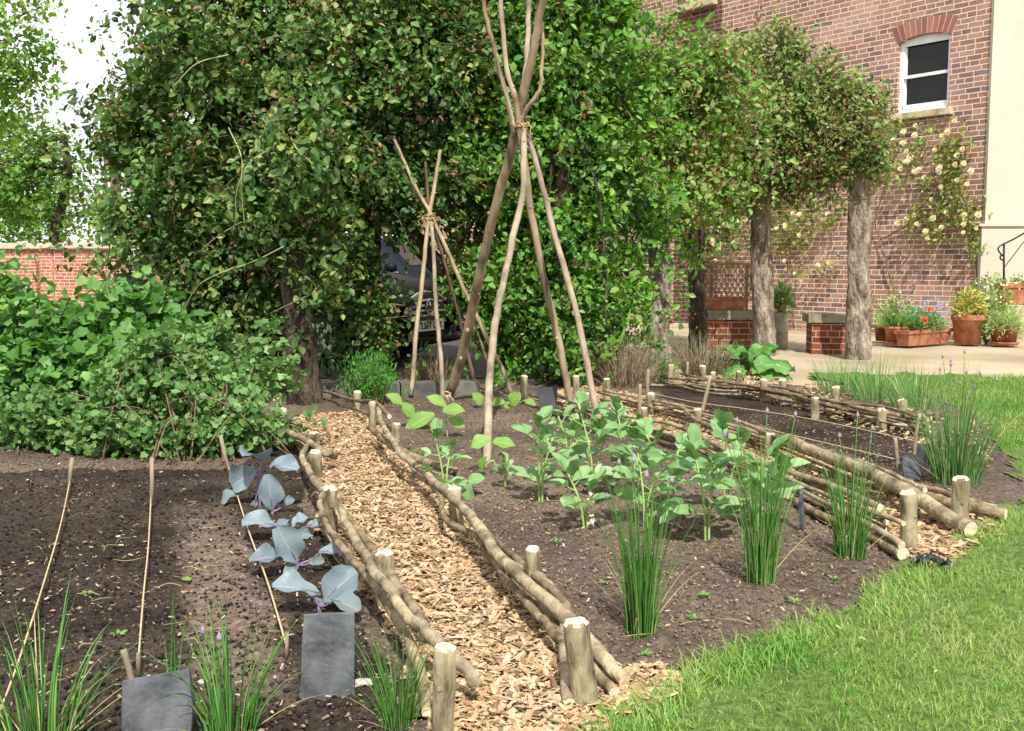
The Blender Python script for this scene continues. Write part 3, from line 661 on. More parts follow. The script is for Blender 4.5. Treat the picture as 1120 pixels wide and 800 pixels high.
def make_fences():
    # left of the path
    wattle('wattle edging left of the woodchip path beside the cabbages, ending at the nearest stake', G(400, 640),
        [(303, 436, 452, 9), (308, 448, 470, 12), (344, 473, 498, 12), (345, 493, 528, 14), (361, 533, 588, 17), (421, 603, 668, 20), (487, 707, 815, 25, 484)],
        [([(373, 556, .17), (388, 590, .17), (402, 612, .17), (420, 640, .17), (446, 672, .16), (480, 706, .13), (505, 733, .10), (522, 748, .07)], 16.5, 'bark_grey', 4),
         ([(354, 536, .18), (352, 552, .15), (362, 581, .14), (390, 617, .13), (415, 650, .11), (438, 682, .10), (458, 722, .07), (466, 778, .035)], 14.5, 'bark', 3),
         ([(366, 548, .14), (394, 585, .12), (420, 620, .12), (445, 655, .10), (466, 688, .08)], 14, 'bark', 2),
         ([(352, 565, .05), (362, 590, .05), (380, 610, .05), (405, 640, .04), (425, 665, .03)], 7, 'pole_pale', 1),
         ([(350, 560, .08), (368, 592, .08), (392, 622, .07), (412, 645, .05)], 6, 'bark', 1),
         ([(300, 466, .11), (318, 474, .12), (335, 482, .13), (352, 494, .12), (366, 500, .08)], 9, 'bark_grey', 1),
         ([(338, 484, .13), (331, 500, .12), (336, 515, .12), (354, 536, .14), (372, 560, .12)], 10, 'bark_grey', 1),
         ([(340, 490, .10), (333, 512, .07), (342, 528, .08), (362, 548, .06)], 8, 'bark', 1),
         ([(296, 448, .09), (306, 462, .08), (322, 480, .07), (338, 500, .06)], 7, 'twig', 1)], 31)
    # right of the path
    wattle('wattle edging right of the woodchip path, ending at the leaning fat stake by the lawn', G(540, 620),
        [(391, 428, 450, 8), (407, 440, 472, 8), (433, 463, 486, 10), (497, 533, 583, 15, 500), (583, 599, 668, 17), (629, 679, 774, 27, 641)],
        [([(414, 446, .20), (417, 462, .19), (428, 482, .17), (445, 500, .15), (466, 518, .13), (484, 533, .14), (508, 556, .16), (532, 586, .15), (560, 620, .14), (592, 652, .12), (624, 680, .09), (652, 710, .07), (684, 744, .035)], 18.5, 'bark_grey', 5),
         ([(404, 468, .12), (418, 480, .12), (442, 496, .13), (472, 508, .12), (500, 518, .09)], 10, 'bark', 1),
         ([(446, 506, .08), (458, 520, .08), (481, 542, .11), (489, 566, .10), (520, 586, .09), (534, 606, .07), (546, 628, .05), (562, 645, .07), (590, 672, .08), (607, 694, .07), (640, 722, .05), (672, 756, .03)], 13, 'bark', 3),
         ([(505, 560, .10), (532, 590, .11), (560, 618, .11), (592, 632, .12), (612, 660, .09), (616, 700, .07), (624, 766, .03)], 13, 'bark_grey', 2),
         ([(540, 600, .08), (568, 640, .06), (600, 672, .06), (618, 700, .05)], 13, 'bark', 1),
         ([(505, 548, .14), (540, 590, .11), (575, 622, .12), (612, 655, .10), (625, 680, .06)], 11, 'twig', 1),
         ([(340, 425, .07), (368, 432, .09), (391, 438, .1), (410, 440, .16), (426, 455, .14)], 5, 'twig', 0),
         ([(386, 446, .05), (400, 452, .08), (420, 452, .08), (428, 462, .06), (418, 470, .04)], 4, 'twig', 0)], 32)
    rng = np.random.default_rng(5)
    # lower row edging the bean bed on the right
    b1 = [(578, 446), (640, 462), (700, 480), (760, 500), (830, 530), (900, 562), (960, 590), (990, 606)]
    r1 = lines(b1, None, rng, 5, 7, 0.13)
    r1 += [([(760, 490, .06), (830, 514, .07), (900, 548, .08), (950, 574, .07), (985, 598, .05)], 9, 'pole_pale', 1),
           ([(870, 548, .04), (920, 574, .04), (960, 590, .03), (986, 606, .025)], 14, 'bark', 1)]
    wattle('wattle row edging the bean bed, half hidden by leaves, ending at the round stake', G(850, 540),
        [(573, 411, 442, 8), (642, 430, 458, 7), (704, 446, 466, 8), (857, 506, 532, 11), (993, 537, 600, 17)], r1, 33)
    # upper row edging the dark seed bed
    b2 = [(640, 442), (700, 452), (763, 470), (843, 498), (900, 520), (960, 545), (1040, 575), (1080, 590)]
    r2 = lines([(a, b) for a, b in b2[:7]], None, rng, 5, 6.5, 0.13)
    r2 += [([(860, 478, .14), (882, 490, .14), (920, 505, .13), (960, 522, .12), (1005, 546, .09), (1062, 580, .04)], 18, 'bark_grey', 4),
           ([(960, 530, .08), (1001, 541, .07), (1050, 552, .06), (1098, 563, .04)], 14, 'bark', 2),
           ([(960, 522, .06), (1010, 534, .06), (1050, 545, .05), (1087, 554, .04)], 8, 'bark', 1),
           ([(1030, 566, .03), (1060, 572, .03), (1084, 578, .02)], 8, 'bark', 0),
           ([(720, 448, .1), (745, 446, .12), (760, 458, .1), (800, 478, .1)], 6, 'bark', 0)]
    wattle('wattle row in front of the dark seed bed with thick log ends near the lawn', G(900, 515),
        [(630, 411, 440, 7), (664, 414, 443, 8), (712, 430, 456, 9), (763, 447, 472, 10), (843, 474, 500, 11), (938, 503, 530, 11), (1051, 522, 576, 18, 1049)], r2, 34)
    # far row
    b3 = [(722, 424), (800, 434), (870, 446), (940, 462), (1000, 476), (1024, 482)]
    r3 = lines(b3, None, rng, 7, 4.6, 0.125)
    wattle('far wattle row of thin rods behind the dark seed bed, beside the long grass', G(880, 450),
        [(734, 399, 420, 7), (768, 400, 422, 7), (780, 407, 428, 6), (808, 406, 428, 6), (835, 415, 440, 8), (856, 415, 438, 8), (891, 435, 460, 9), (914, 423, 450, 9), (964, 447, 472, 11), (987, 437, 466, 11)], r3, 35)

# ------------------------------------------------------------------ bean wigwams, canes, slates
def pole(parent, pts, rpx0, rpx1, mat, rng, knots=6):
    """pts: (px, py, Y)"""
    P = spline([D(*p) for p in pts], 7); n = len(P)
    P = P + np.stack([np.convolve(rng.normal(size=n + 4), np.ones(5) / 5, 'valid') for _ in range(3)], 1) * 0.011
    Y0, Y1 = P[0][1], P[-1][1]
    rad = np.linspace(rpx0 / 2 * Y0 / F, rpx1 / 2 * Y1 / F, n) * (1 + 0.12 * (rng.random(n) - .5))
    m = MB(); m.tube(P, rad, 9, 0, 1, 0.1, rng)
    for k in range(knots):
        i = rng.integers(1, n - 1); d = nrm(rng.normal(size=3) + np.array([0, -.7, .2]))
        m.tube([P[i] + d * rad[i] * .6, P[i] + d * rad[i] * 1.45], [rad[i] * .5, rad[i] * .28], 6, 0, int(rng.random() < .3), 0.2, rng)
    return m.build('pole', [M[mat], M['cut']], parent)
def ring(parent, c, r, n, mat, name, rng, h=0.03, thick=0.004):
    m = MB()
    for k in range(n):
        z = (k / max(n - 1, 1) - .5) * h; tl = rng.normal(size=2) * 0.012
        pts = [c + np.array([math.cos(a) * r, math.sin(a) * r, z + tl[0] * math.cos(a) + tl[1] * math.sin(a)]) for a in np.linspace(0, 2 * pi, 15)]
        m.tube(pts, thick, 5)
    for k in range(4):
        a = rng.random() * 6.28; p = c + np.array([math.cos(a) * r, -abs(math.sin(a)) * r, 0])
        m.tube([p, p + np.array([rng.normal() * .03, -.01, -.03]), p + np.array([rng.normal() * .03, -.01, -.09 - .05 * rng.random()])], [thick, thick, thick * .5], 5)
    return m.build(name, M[mat], parent)
def make_wigwams():
    rng = np.random.default_rng(51)
    t = thing('bean_wigwam', 'tall wigwam of bean poles tied with raffia standing in the bean bed', 'bean wigwam', G(560, 470), 'bean pole wigwams')
    pole(t, [(490, 438, 8.2), (505, 390, 7.95), (522, 310, 7.55), (543, 225, 7.2), (562, 150, 6.98), (576, 90, 6.85), (590, 20, 6.7), (606, -60, 6.55)], 11.5, 8.5, 'pole', rng, 10)
    pole(t, [(534, 512, 5.5), (536, 420, 5.9), (543, 345, 6.2), (560, 270, 6.5), (573, 200, 6.75), (573, 140, 6.9), (572, 100, 7.0), (577, 40, 7.2), (581, -20, 7.4)], 9.5, 5, 'pole_pale', rng, 9)
    pole(t, [(633, 460, 7.2), (622, 425, 7.15), (606, 350, 7.1), (590, 280, 7.02), (578, 215, 6.95), (570, 150, 6.9), (562, 100, 6.85)], 9, 6.5, 'pole', rng, 8)
    pole(t, [(662, 485, 6.3), (650, 445, 6.4), (632, 350, 6.6), (604, 245, 6.8), (580, 155, 6.95), (562, 105, 7.05), (552, 60, 7.1), (545, -10, 7.2)], 8.5, 5, 'pole_pale', rng, 8)
    pole(t, [(563, 150, 6.95), (551, 90, 6.9), (539, 50, 6.85), (530, 10, 6.82), (528, -40, 6.8)], 6, 4, 'pole', rng, 2)
    pole(t, [(565, 145, 6.92), (575, 122, 6.85), (590, 100, 6.8), (594, 70, 6.8), (594, 25, 6.8)], 6, 3, 'pole', rng, 2)
    pole(t, [(562, 140, 6.85), (553, 100, 6.83), (543, 60, 6.82)], 4, 2.5, 'pole_pale', rng, 1)
    ring(t, D(569, 135, 6.93), 0.062, 5, 'raffia', 'raffia_tie', rng, 0.04)
    t = thing('bean_wigwam', 'short wigwam of thin poles tied near the top, standing at the back beside the car', 'bean wigwam', G(490, 430), 'bean pole wigwams')
    pole(t, [(449, 433, 8.3), (455, 370, 8.4), (463, 300, 8.5), (468, 240, 8.6), (476, 200, 8.65), (482, 165, 8.7)], 5.5, 4, 'pole', rng, 4)
    pole(t, [(484, 442, 7.9), (480, 380, 8.1), (476, 310, 8.35), (471, 240, 8.6), (455, 212, 8.7), (437, 180, 8.8)], 5.5, 3.5, 'pole_pale', rng, 5)
    pole(t, [(560, 436, 8.4), (530, 365, 8.45), (500, 300, 8.52), (473, 240, 8.6), (452, 200, 8.66), (430, 150, 8.72)], 5, 3.5, 'pole', rng, 5)
    pole(t, [(522, 432, 9.0), (508, 370, 8.95), (492, 310, 8.85), (476, 255, 8.7), (468, 220, 8.65), (464, 178, 8.6)], 4.5, 3, 'pole_dark', rng, 4)
    pole(t, [(540, 410, 8.5), (528, 380, 8.5), (518, 350, 8.5)], 3, 2, 'twig', rng, 0)
    ring(t, D(470, 238, 8.62), 0.05, 4, 'raffia', 'raffia_tie', rng, 0.03)
    m = MB()
    p = D(462, 250, 8.5)
    ring(t, D(489, 432, 8.0), 0.03, 3, 'string', 'string_knot', rng, 0.02, 0.003)

def make_canes():
    rng = np.random.default_rng(52)
    def cane(name, label, bx, by, tx, ty, w, mat='pole_pale', string=None, grp='thin canes marking the rows'):
        b = G(bx, by); tp = D(tx, ty, b[1] + 0.01)
        if string is None:
            m = MB(); m.tube(spline([b - (tp - b) * .2, b + (tp - b) * .45 + rng.normal(size=3) * .003, tp], 4), w / 2 * b[1] / F, 7, 0, None, .1, rng)
            ob = m.build(name, M[mat], None, b); tag(ob, label, 'cane', grp); return
        t = thing(name, label, 'row line', b, 'string lines across the left bed')
        m = MB(); m.tube([b - (tp - b) * .2, b + (tp - b) * .5 + rng.normal(size=3) * .003, tp], w / 2 * b[1] / F, 7, 0, None, .1, rng); m.build('cane', M[mat], t)
        a = b + (tp - b) * 0.3; S = [a]
        for p in string: S.append(G(*p))
        q = spline(S, 6); q[1:, 2] += 0
        m = MB(); m.tube(q, 0.0028, 6, 0, None, .2, rng); m.build('string', M['string'], t)
        m = MB(); e = S[-1]; m.tube([e + np.array([0, 0, -.05]), e + np.array([0.005, -0.01, .035])], 0.005, 6); m.build('peg', M[mat], t)
    cane('row_line', 'leftmost string line, slanting from a short cane to the bottom left corner', 76, 534, 79, 501, 4.5, string=[(66, 575, .05), (44, 650, .05), (18, 730, .05), (-5, 790, .05)])
    cane('row_line', 'upright string line in the middle of the left bed above the tilted slate', 165, 560, 166, 501, 4.5, string=[(162, 600, .05), (157, 650, .05), (151, 728, .05)])
    cane('row_line', 'string line slanting behind the blue cabbages from a thin leaning cane', 252, 520, 241, 476, 4.5, string=[(270, 575, .05), (292, 635, .05), (313, 705, .05)])
    cane('stick', 'short pale stick poking up behind the tilted slate', 146, 762, 135, 711, 8)
    cane('cane', 'upright thin cane in the wattle row by the dark seed bed', 709, 440, 709, 404, 4)
    cane('cane', 'pale leaning cane at the left end of the dark seed bed', 767, 452, 777, 411, 4.5)
    cane('cane', 'thin dark cane among the bean leaves', 699, 470, 700, 420, 4, 'pole')
    cane('cane', 'short pale cane in the dark seed bed left of the round slate', 983, 522, 979, 479, 4.5)
    cane('cane', 'reddish thin cane behind the round slate beside the tall chives', 1000, 505, 1006, 452, 4, 'pole')
    cane('cane', 'thin cane standing by the far wattle row left of the rhubarb', 751, 424, 752, 396, 3)
    for k, (pts, lab) in enumerate([([(700, 428), (760, 440), (820, 448), (900, 461), (1012, 485)], 'string line nearest the far wattle row across the dark seed bed'),
                                    ([(720, 440), (820, 465), (900, 484), (978, 502)], 'middle string line across the dark seed bed'),
                                    ([(770, 456), (860, 488), (930, 512), (985, 527)], 'front string line across the dark seed bed near the thick log')]):
        m = MB(); m.tube(spline([G(x, y, .035) for x, y in pts], 5), 0.003, 5, 0, None, .2, rng)
        tag(m.build('string_line', M['string'], None, G(*pts[0])), lab, 'string', 'string lines over the dark seed bed')
def make_slates():
    rng = np.random.default_rng(53)
    def slate(label, outline, by, tilt, mat='slate', th=0.009, turn=0.0):
        """outline in photo pixels, the slate stands upright at the ground line by"""
        cx = sum(p[0] for p in outline) / len(outline); b = G(cx, by); m = MB(); Y = b[1]
        P = []
        for k, (x, y) in enumerate(outline):
            q = outline[(k + 1) % len(outline)]
            for s in (0, .33, .66):
                px = x + (q[0] - x) * s + rng.normal() * 0.7; py = y + (q[1] - y) * s + rng.normal() * 0.7
                p = D(px, py, Y); h = p[2] - b[2]; dx = p[0] - b[0]
                P.append(np.array([b[0] + dx * math.cos(turn), Y + h * tilt + dx * math.sin(turn), p[2]]))
        nn = nrm(np.array([-math.sin(turn), math.cos(turn), -tilt])); n = len(P)
        c = np.mean(P, 0)
        V = P + [p + nn * th for p in P] + [c + (p - c) * .985 - nn * 0.002 for p in P]
        Fs = [tuple(range(2 * n, 3 * n))[::-1], tuple(range(n, 2 * n))] + [(k, (k + 1) % n, n + (k + 1) % n, n + k) for k in range(n)] + [(2 * n + k, 2 * n + (k + 1) % n, (k + 1) % n, k) for k in range(n)]
        m.add(V, Fs); ob = m.build('slate_marker', M[mat], None, b)
        tag(ob, label, 'slate', 'slate plant markers'); return ob
    slate('upright grey slate in front of the nearest blue cabbage', [(330, 677), (385, 673), (388, 770), (326, 775)], 768, 0.12)
    slate('tilted grey slate at the bottom left by the short stick', [(128, 751), (204, 738), (209, 800), (200, 830), (132, 830)], 822, 0.2)
    slate('small dark slate leaning behind the bean plants under the wigwam', [(588, 427), (609, 422), (611, 452), (590, 458)], 458, 0.15, 'slate_dark')
    slate('narrow slate seen nearly edge on between two chive clumps', [(871, 548), (878, 536), (884, 578), (878, 586)], 584, 0.05, 'slate', turn=0.9)
    slate('small round-topped slate beside the tall chives', [(988, 500), (993, 497), (1002, 497), (1006, 502), (1006, 525), (989, 525)], 525, 0.1)
    slate('dark slate half hidden behind the tall chives', [(1005, 487), (1019, 485), (1019, 512), (1006, 514)], 513, 0.1, 'slate_dark', turn=-.4)
    # torn black plastic at the end of the chip strip
    b = G(1012, 620); m = MB()
    for k in range(3):
        c = b + np.array([0.035 * k - .03, .02 * rng.normal(), 0.012]); n = 7; V = []; Fs = []
        for i in range(n):
            for j in range(n):
                V.append(c + np.array([(i - 3) * .009, (j - 3) * .008, .018 * math.sin(i * 1.1 + k) * math.cos(j * .9 + k * 2) + .012 + .01 * rng.random()]))
        Fs = [(i * n + j, i * n + j + 1, (i + 1) * n + j + 1, (i + 1) * n + j) for i in range(n - 1) for j in range(n - 1)]
        m.add(V, Fs, 0, True)
    m.tube([b + np.array([-.05, 0, .01]), b + np.array([0, .01, .035]), b + np.array([.06, -.01, .02])], .011, 8)
    tag(m.build('plastic_scrap', [mat_plain('black_plastic', '#1c1e22', 0.35)], None, b), 'crumpled black plastic scrap on the chips at the lawn edge', 'plastic')
# ------------------------------------------------------------------ bed plants
def stem(m, a, b, r0, r1, rng, sag=0.0, mi=0, sides=7):
    a = np.array(a); b = np.array(b); mid = (a + b) / 2 + np.array([0, 0, sag])
    m.tube(spline([a, mid, b], 4), np.linspace(r0, r1, 9), sides, mi)
def leafset(name, specs, mat, parent, rng, shape='oval', nu=3, nv=7, **kw):
    Vs = []; Fs = []; off = 0
    for base, d, nz, L, Wd in specs:
        V, Fa = grid_leaf(np.array(base), np.array(d, float), np.array(nz, float), L, Wd, rng, nu=nu, nv=nv, shape=shape, **kw)
        Vs.append(V); Fs.append((Fa + off, 0)); off += len(V)
    ob = build_np(name, np.vstack(Vs), Fs, [mat], parent, smooth=True)
    s = np.tile(np.arange(-nu, nu + 1) / nu, (nv + 1) * len(specs)); t = np.tile(np.repeat(np.arange(nv + 1) / nv, 2 * nu + 1), len(specs))
    for nm, v in (('ls', s), ('lt', t)): ob.data.attributes.new(nm, 'FLOAT', 'POINT').data.foreach_set('value', v.astype(np.float32))
    return ob

def make_cabbages():
    rng = np.random.default_rng(61); grp = 'young red cabbages in a row'
    data = [('farthest blue cabbage of the row, with a tall purple stem and spread leaves', (284, 556), (284, 512),
             [(280, 497, 62, 40, 'h'), (309, 509, 40, 36, 'h'), (266, 522, 46, 40, 'v'), (252, 544, 36, 26, 'h'), (278, 553, 18, 12, 'h')]),
            ('small cabbage with one upright grey-green leaf, second from the back', (298, 566), (298, 560),
             [(296, 541, 50, 34, 'v'), (315, 549, 18, 14, 'v'), (304, 572, 18, 16, 'v')]),
            ('middle blue cabbage with a green-yellow leaf on its right', (306, 590), (306, 585),
             [(287, 571, 50, 36, 'h'), (310, 574, 34, 24, 'v'), (327, 570, 24, 24, 'd'), (342, 574, 18, 18, 'h'), (331, 584, 26, 18, 'v')]),
            ('blue cabbage second nearest, its pale leaf low over the string', (328, 628), (326, 618),
             [(316, 598, 56, 44, 'v'), (296, 608, 52, 36, 'h'), (361, 602, 34, 24, 'h'), (345, 614, 22, 14, 'v'), (320, 622, 30, 20, 'h')]),
            ('nearest blue cabbage with broad leaves just behind the upright slate', (350, 674), (349, 664),
             [(326, 642, 62, 42, 'h'), (370, 641, 58, 50, 'v'), (375, 658, 58, 36, 'h'), (352, 656, 36, 22, 'v')])]
    for label, bp, sp, lv in data:
        b = G(*bp); Y = b[1]; s = D(sp[0], sp[1], Y); t = thing('red_cabbage', label, 'cabbage', b, grp)
        m = MB(); stem(m, b - np.array([0, 0, .03]), s, .0065, .006, rng); specs = []; k = Y / F
        for (x, y, L, Wd, mode) in lv:
            dy = rng.uniform(-.05, .03) + (-.03 if mode == 'h' else .02); c = D(x, y, Y + dy); L *= k * .84; Wd *= k * .80
            d = nrm(c - s)
            if mode == 'h': n = np.array([0.1 * rng.normal(), -.45, .95]); d = nrm(d * np.array([1, 1, .45]) + np.array([0, -.1, .0]))
            elif mode == 'd': n = np.array([.3, -.2, 1.])
            else: n = np.array([0.25 * np.sign(s[0] - c[0]), -.85, .45])
            st = c - d * L * .5
            stem(m, s, st + d * .015, .0042, .003, rng, -.006)
            m.tube([st, st + d * L * .3 , st + d * L * .45 ], [.0024, .0014, .0006], 5)
            specs.append((st, d, n, L, Wd))
        m.build('stem', [M['cab_stem']], t)
        leafset('foliage', specs, M['cab'], t, rng, 'spoon', 4, 9, cup=.22, droop=.20, wave=.11, fold=.14)

def bean_plant(label, bp, h_px, seed, lean=0.0, nleaf=7, size=1.0, mat='bean', flowers=False):
    rng = np.random.default_rng(seed); b = G(*bp); Y = b[1]; k = Y / F; H = h_px * k
    t = thing('broad_bean', label, 'bean plant', b, 'broad bean plants in the middle bed')
    m = MB(); specs = []
    nleaf = int(nleaf * 1.55); nst = 1 if nleaf < 7 else 2
    for si in range(nst):
        ln = lean + (0 if nst == 1 else (-.16 if si == 0 else .2)) + rng.normal() * .05
        hh = H * (1 if si == 0 else .78)
        pts = spline([b + np.array([si * .012, 0, -.03]), b + np.array([ln * hh * .3, rng.normal() * .01, hh * .45]), b + np.array([ln * hh, rng.normal() * .03, hh * .92])], 6)
        m.tube(pts, np.linspace(.0058, .0035, len(pts)), 5)
        nl = nleaf if nst == 1 else (nleaf * 3 // 5 if si == 0 else nleaf * 2 // 5 + 1)
        a = rng.random() * 6.28
        for i in range(nl):
            f = 0.22 + 0.78 * ((i + .6) / nl) ** .8; p = pts[min(int(f * (len(pts) - 1)), len(pts) - 1)]
            a += pi + rng.normal() * .55; top = i >= nl - 2
            el = (0.95 if top else 0.35 + rng.normal() * .2)
            d = nrm(np.array([math.cos(a) * math.cos(el), math.sin(a) * math.cos(el) * .9, math.sin(el)]))
            pl = (.035 + .05 * rng.random()) * (0.5 if top else 1) * size; q = p + d * pl
            stem(m, p, q, .0026, .002, rng, -.002, sides=5)
            for j in range(2 if i > 0 else 1 + (rng.random() < .5)):
                for sg in ((-1, 1) if j == 0 else (0,)) if not top else (-1, 1):
                    L = (.062 + .045 * rng.random()) * size * (.8 if top else 1); yaw = sg * (.85 if not top else .5) + rng.normal() * .2
                    d2 = np.array([d[0] * math.cos(yaw) - d[1] * math.sin(yaw), d[0] * math.sin(yaw) + d[1] * math.cos(yaw), d[2] * .7 + .15 + rng.normal() * .2])
                    n = np.array([rng.normal() * .35, -.25 + rng.normal() * .35, .9]) if not top else np.array([-d[0], -d[1] - .2, .5])
                    specs.append((q + d * j * .025 * size, d2, n, L, L * (.52 + .12 * rng.random())))
    m.build('stem', [M['bean_stem']], t)
    leafset('foliage', specs, M[mat], t, rng, 'oval', 2, 6, cup=.12, droop=.18, wave=.03, fold=.22)
    if flowers:
        for k2 in range(3):
            p = b + np.array([rng.normal() * .03, -.04 - .02 * rng.random(), H * (.25 + .15 * k2)])
            V, Fa, _ = leaf_arr(p + rng.normal(size=(5, 3)) * .006, rng.normal(size=(5, 3)) + [0, -.5, .3], rng.normal(size=(5, 3)) + [0, -1, .3], np.full(5, .028), T_SMALL)
            build_np('flower', V, [(Fa, 0)], [M['petal']], t)

def sprout(label, bp, seed, leaves, mat='bean_y', grp='young runner bean plants by the wigwams'):
    """young runner bean: a few big leaves aimed at photo positions"""
    rng = np.random.default_rng(seed); b = G(*bp); Y = b[1]; k = Y / F
    t = thing('runner_bean', label, 'bean plant', b, grp); m = MB(); specs = []
    top = np.mean([D(x, y, Y) for x, y, *_ in leaves], 0); s = b + (top - b) * .6
    stem(m, b - np.array([0, 0, .03]), s, .004, .003, rng)
    for x, y, L, Wd, ang in leaves:
        c = D(x, y, Y + rng.uniform(-.08, .02)); L *= k * .88; Wd *= k * .88; d = np.array([math.cos(ang), -.25, math.sin(ang) * .8]); d = nrm(d)
        st = c - d * L * .5; stem(m, s, st, .0028, .002, rng, .01, sides=5)
        specs.append((st, d, np.array([rng.normal() * .25, -.55, .8]), L, Wd))
    m.build('stem', [M['bean_stem']], t)
    leafset('foliage', specs, M[mat], t, rng, 'oval', 3, 7, cup=.06, droop=.2, wave=.05, fold=.12)

def make_beans():
    L = 'broad bean '
    P = [('solitary broad bean beside the path edging, left of the pale wigwam pole', (487, 548), 84, 0, 8, .82),
         ('broad bean with a curved pale stem in front of the small dark slate', (590, 552), 105, .05, 9, .95),
         ('short young broad bean sprouting at the foot of the pale wigwam pole', (552, 535), 38, 0, 4, .6),
         ('low bushy broad bean with pale flowers behind the front chive clump', (640, 580), 72, -.1, 8, .9),
         ('tall broad bean in front of the leaning wigwam pole', (650, 540), 108, -.05, 10, 1.05),
         ('tall broad bean beside the chip strip at the back of the bed', (688, 545), 110, .05, 10, 1.05),
         ('broad bean whose leaves show behind the front chive flowers', (705, 580), 92, .05, 8, 1.0),
         ('wide broad bean between the two nearest chive clumps', (772, 592), 112, 0, 10, 1.1),
         ('broad bean behind the second chive clump with leaves over the wattle', (792, 562), 105, .12, 9, 1.1),
         ('broad bean with a big pale leaf reaching right of the second chive clump', (828, 580), 90, .2, 7, 1.15),
         ('broad bean at the back near the leaning pole and wattle stakes', (622, 505), 55, .0, 7, .95),
         ('broad bean in the middle of the row with long drooping leaves', (735, 560), 96, -.1, 8, 1.0)]
    for i, (lab, bp, h, ln, nl, sz) in enumerate(P):
        bean_plant(lab, bp, h, 200 + i, ln, nl, sz, flowers=(i in (3, 9)))
    sprout('young bean with three broad light-green leaves at the path edging by the short wigwam', (462, 468), 71, [(432, 436, 24, 18, 2.3), (446, 448, 26, 20, 2.2), (458, 460, 42, 24, 3.6)])
    sprout('young bean with light leaves at the foot of the thick wigwam pole', (490, 478), 72, [(478, 438, 28, 18, 2.4), (496, 448, 28, 20, .2), (500, 462, 22, 18, -.4), (474, 466, 12, 10, -1.5)])
    sprout('young bean with pale yellow-green leaves wrapped round the front pale pole', (548, 520), 73, [(525, 483, 26, 22, 3.5), (551, 484, 28, 20, .0), (527, 508, 22, 18, 1.4)])
    sprout('young bean with dull leaves behind the front pale pole', (530, 448), 74, [(523, 436, 18, 18, 2.0), (545, 440, 18, 16, .4)])
    sprout('young bean with round leaves under the leaning poles left of the small slate', (565, 452), 75, [(563, 436, 20, 20, 1.2), (580, 440, 16, 12, -.3), (556, 444, 12, 12, 3)])
    sprout('low seedling with deep green leaves at the right of the near path edging', (508, 545), 76, [(500, 527, 26, 16, 3.1), (520, 524, 24, 20, .5), (512, 540, 24, 18, -1.6)], 'bean')

def chives(label, bp, h_px, w_px, n, seed, spread=.35, buds=0, r=.0019, mat='chive', fallen=6, name='chive_clump', grp='clumps of chives', bud_px=None, hmin=.32, flat=False, lean0=(0, 0), cat='chives'):
    rng = np.random.default_rng(seed); b = G(*bp); k = b[1] / F; H = h_px * k; Wd = w_px * k
    t = thing(name, label, cat, b, grp)
    rr = Wd * .5 * np.sqrt(rng.random(n)); a = rng.random(n) * 6.28
    R = np.stack([b[0] + rr * np.cos(a), b[1] + rr * np.sin(a), np.full(n, b[2] - .01)], 1)
    hh = H * (hmin + (1 - hmin) * rng.random(n) ** .8); out = np.stack([np.cos(a), np.sin(a)], 1) * (rr / (Wd * .5 + 1e-6))[:, None]
    lean = (out * spread * (.5 + .9 * rng.random((n, 1))) + rng.normal(size=(n, 2)) * .05 + np.array(lean0)) * hh[:, None]
    V, Fa, C = blades(R, hh, lean, np.full(n, r) * (.75 + .5 * rng.random(n)), 6, 3, rng, 1.7, flat)
    bat = [(V, Fa, np.repeat((rng.random(n) < .035).astype(int), len(Fa) // n))]
    if fallen:
        a = rng.random(fallen) * 6.28; hf = H * (.3 + .35 * rng.random(fallen))
        R2 = np.stack([b[0] + Wd * .4 * np.cos(a), b[1] + Wd * .4 * np.sin(a), np.full(fallen, b[2] + .01)], 1)
        V2, F2, _ = blades(R2, hf, np.stack([np.cos(a), np.sin(a)], 1) * hf[:, None] * .95, np.full(fallen, r * .8), 6, 3, rng, 1.05)
        V2[:, 2] = np.maximum(V2[:, 2], b[2] + .012); bat.append((V2, F2, 1))
    leaves_obj('foliage', bat, [M[mat], M['straw']], t, True)
    for j in range(buds):
        i = rng.integers(n); p = C[i, -1]
        if bud_px: p = D(bud_px[j][0], bud_px[j][1], b[1] + rng.uniform(-.08, .08))
        m = MB()
        if bud_px:
            q = b + np.array([rng.normal() * Wd * .2, rng.normal() * Wd * .2, 0]); st = spline([q, q + (p - q) * .5 + np.array([0, 0, .02]), p], 5)
            s2 = MB(); s2.tube(st, np.linspace(r * .95, r * .7, len(st)), 5); s2.build('flower_stalk', M[mat], t)
        s = .0075 + .003 * rng.random(); s *= max(1, b[1] / 5)
        m.lathe(p - np.array([0, 0, s * .4]), [(0.0002, 0), (s * .55, s * .3), (s * .72, s * .9), (s * .5, s * 1.7), (s * .12, s * 2.3), (0.0002, s * 2.6)], 8)
        m.build('flower_bud', [M['bloom_purple'] if (bud_px and len(bud_px[j]) > 2) else M['bud']], t)

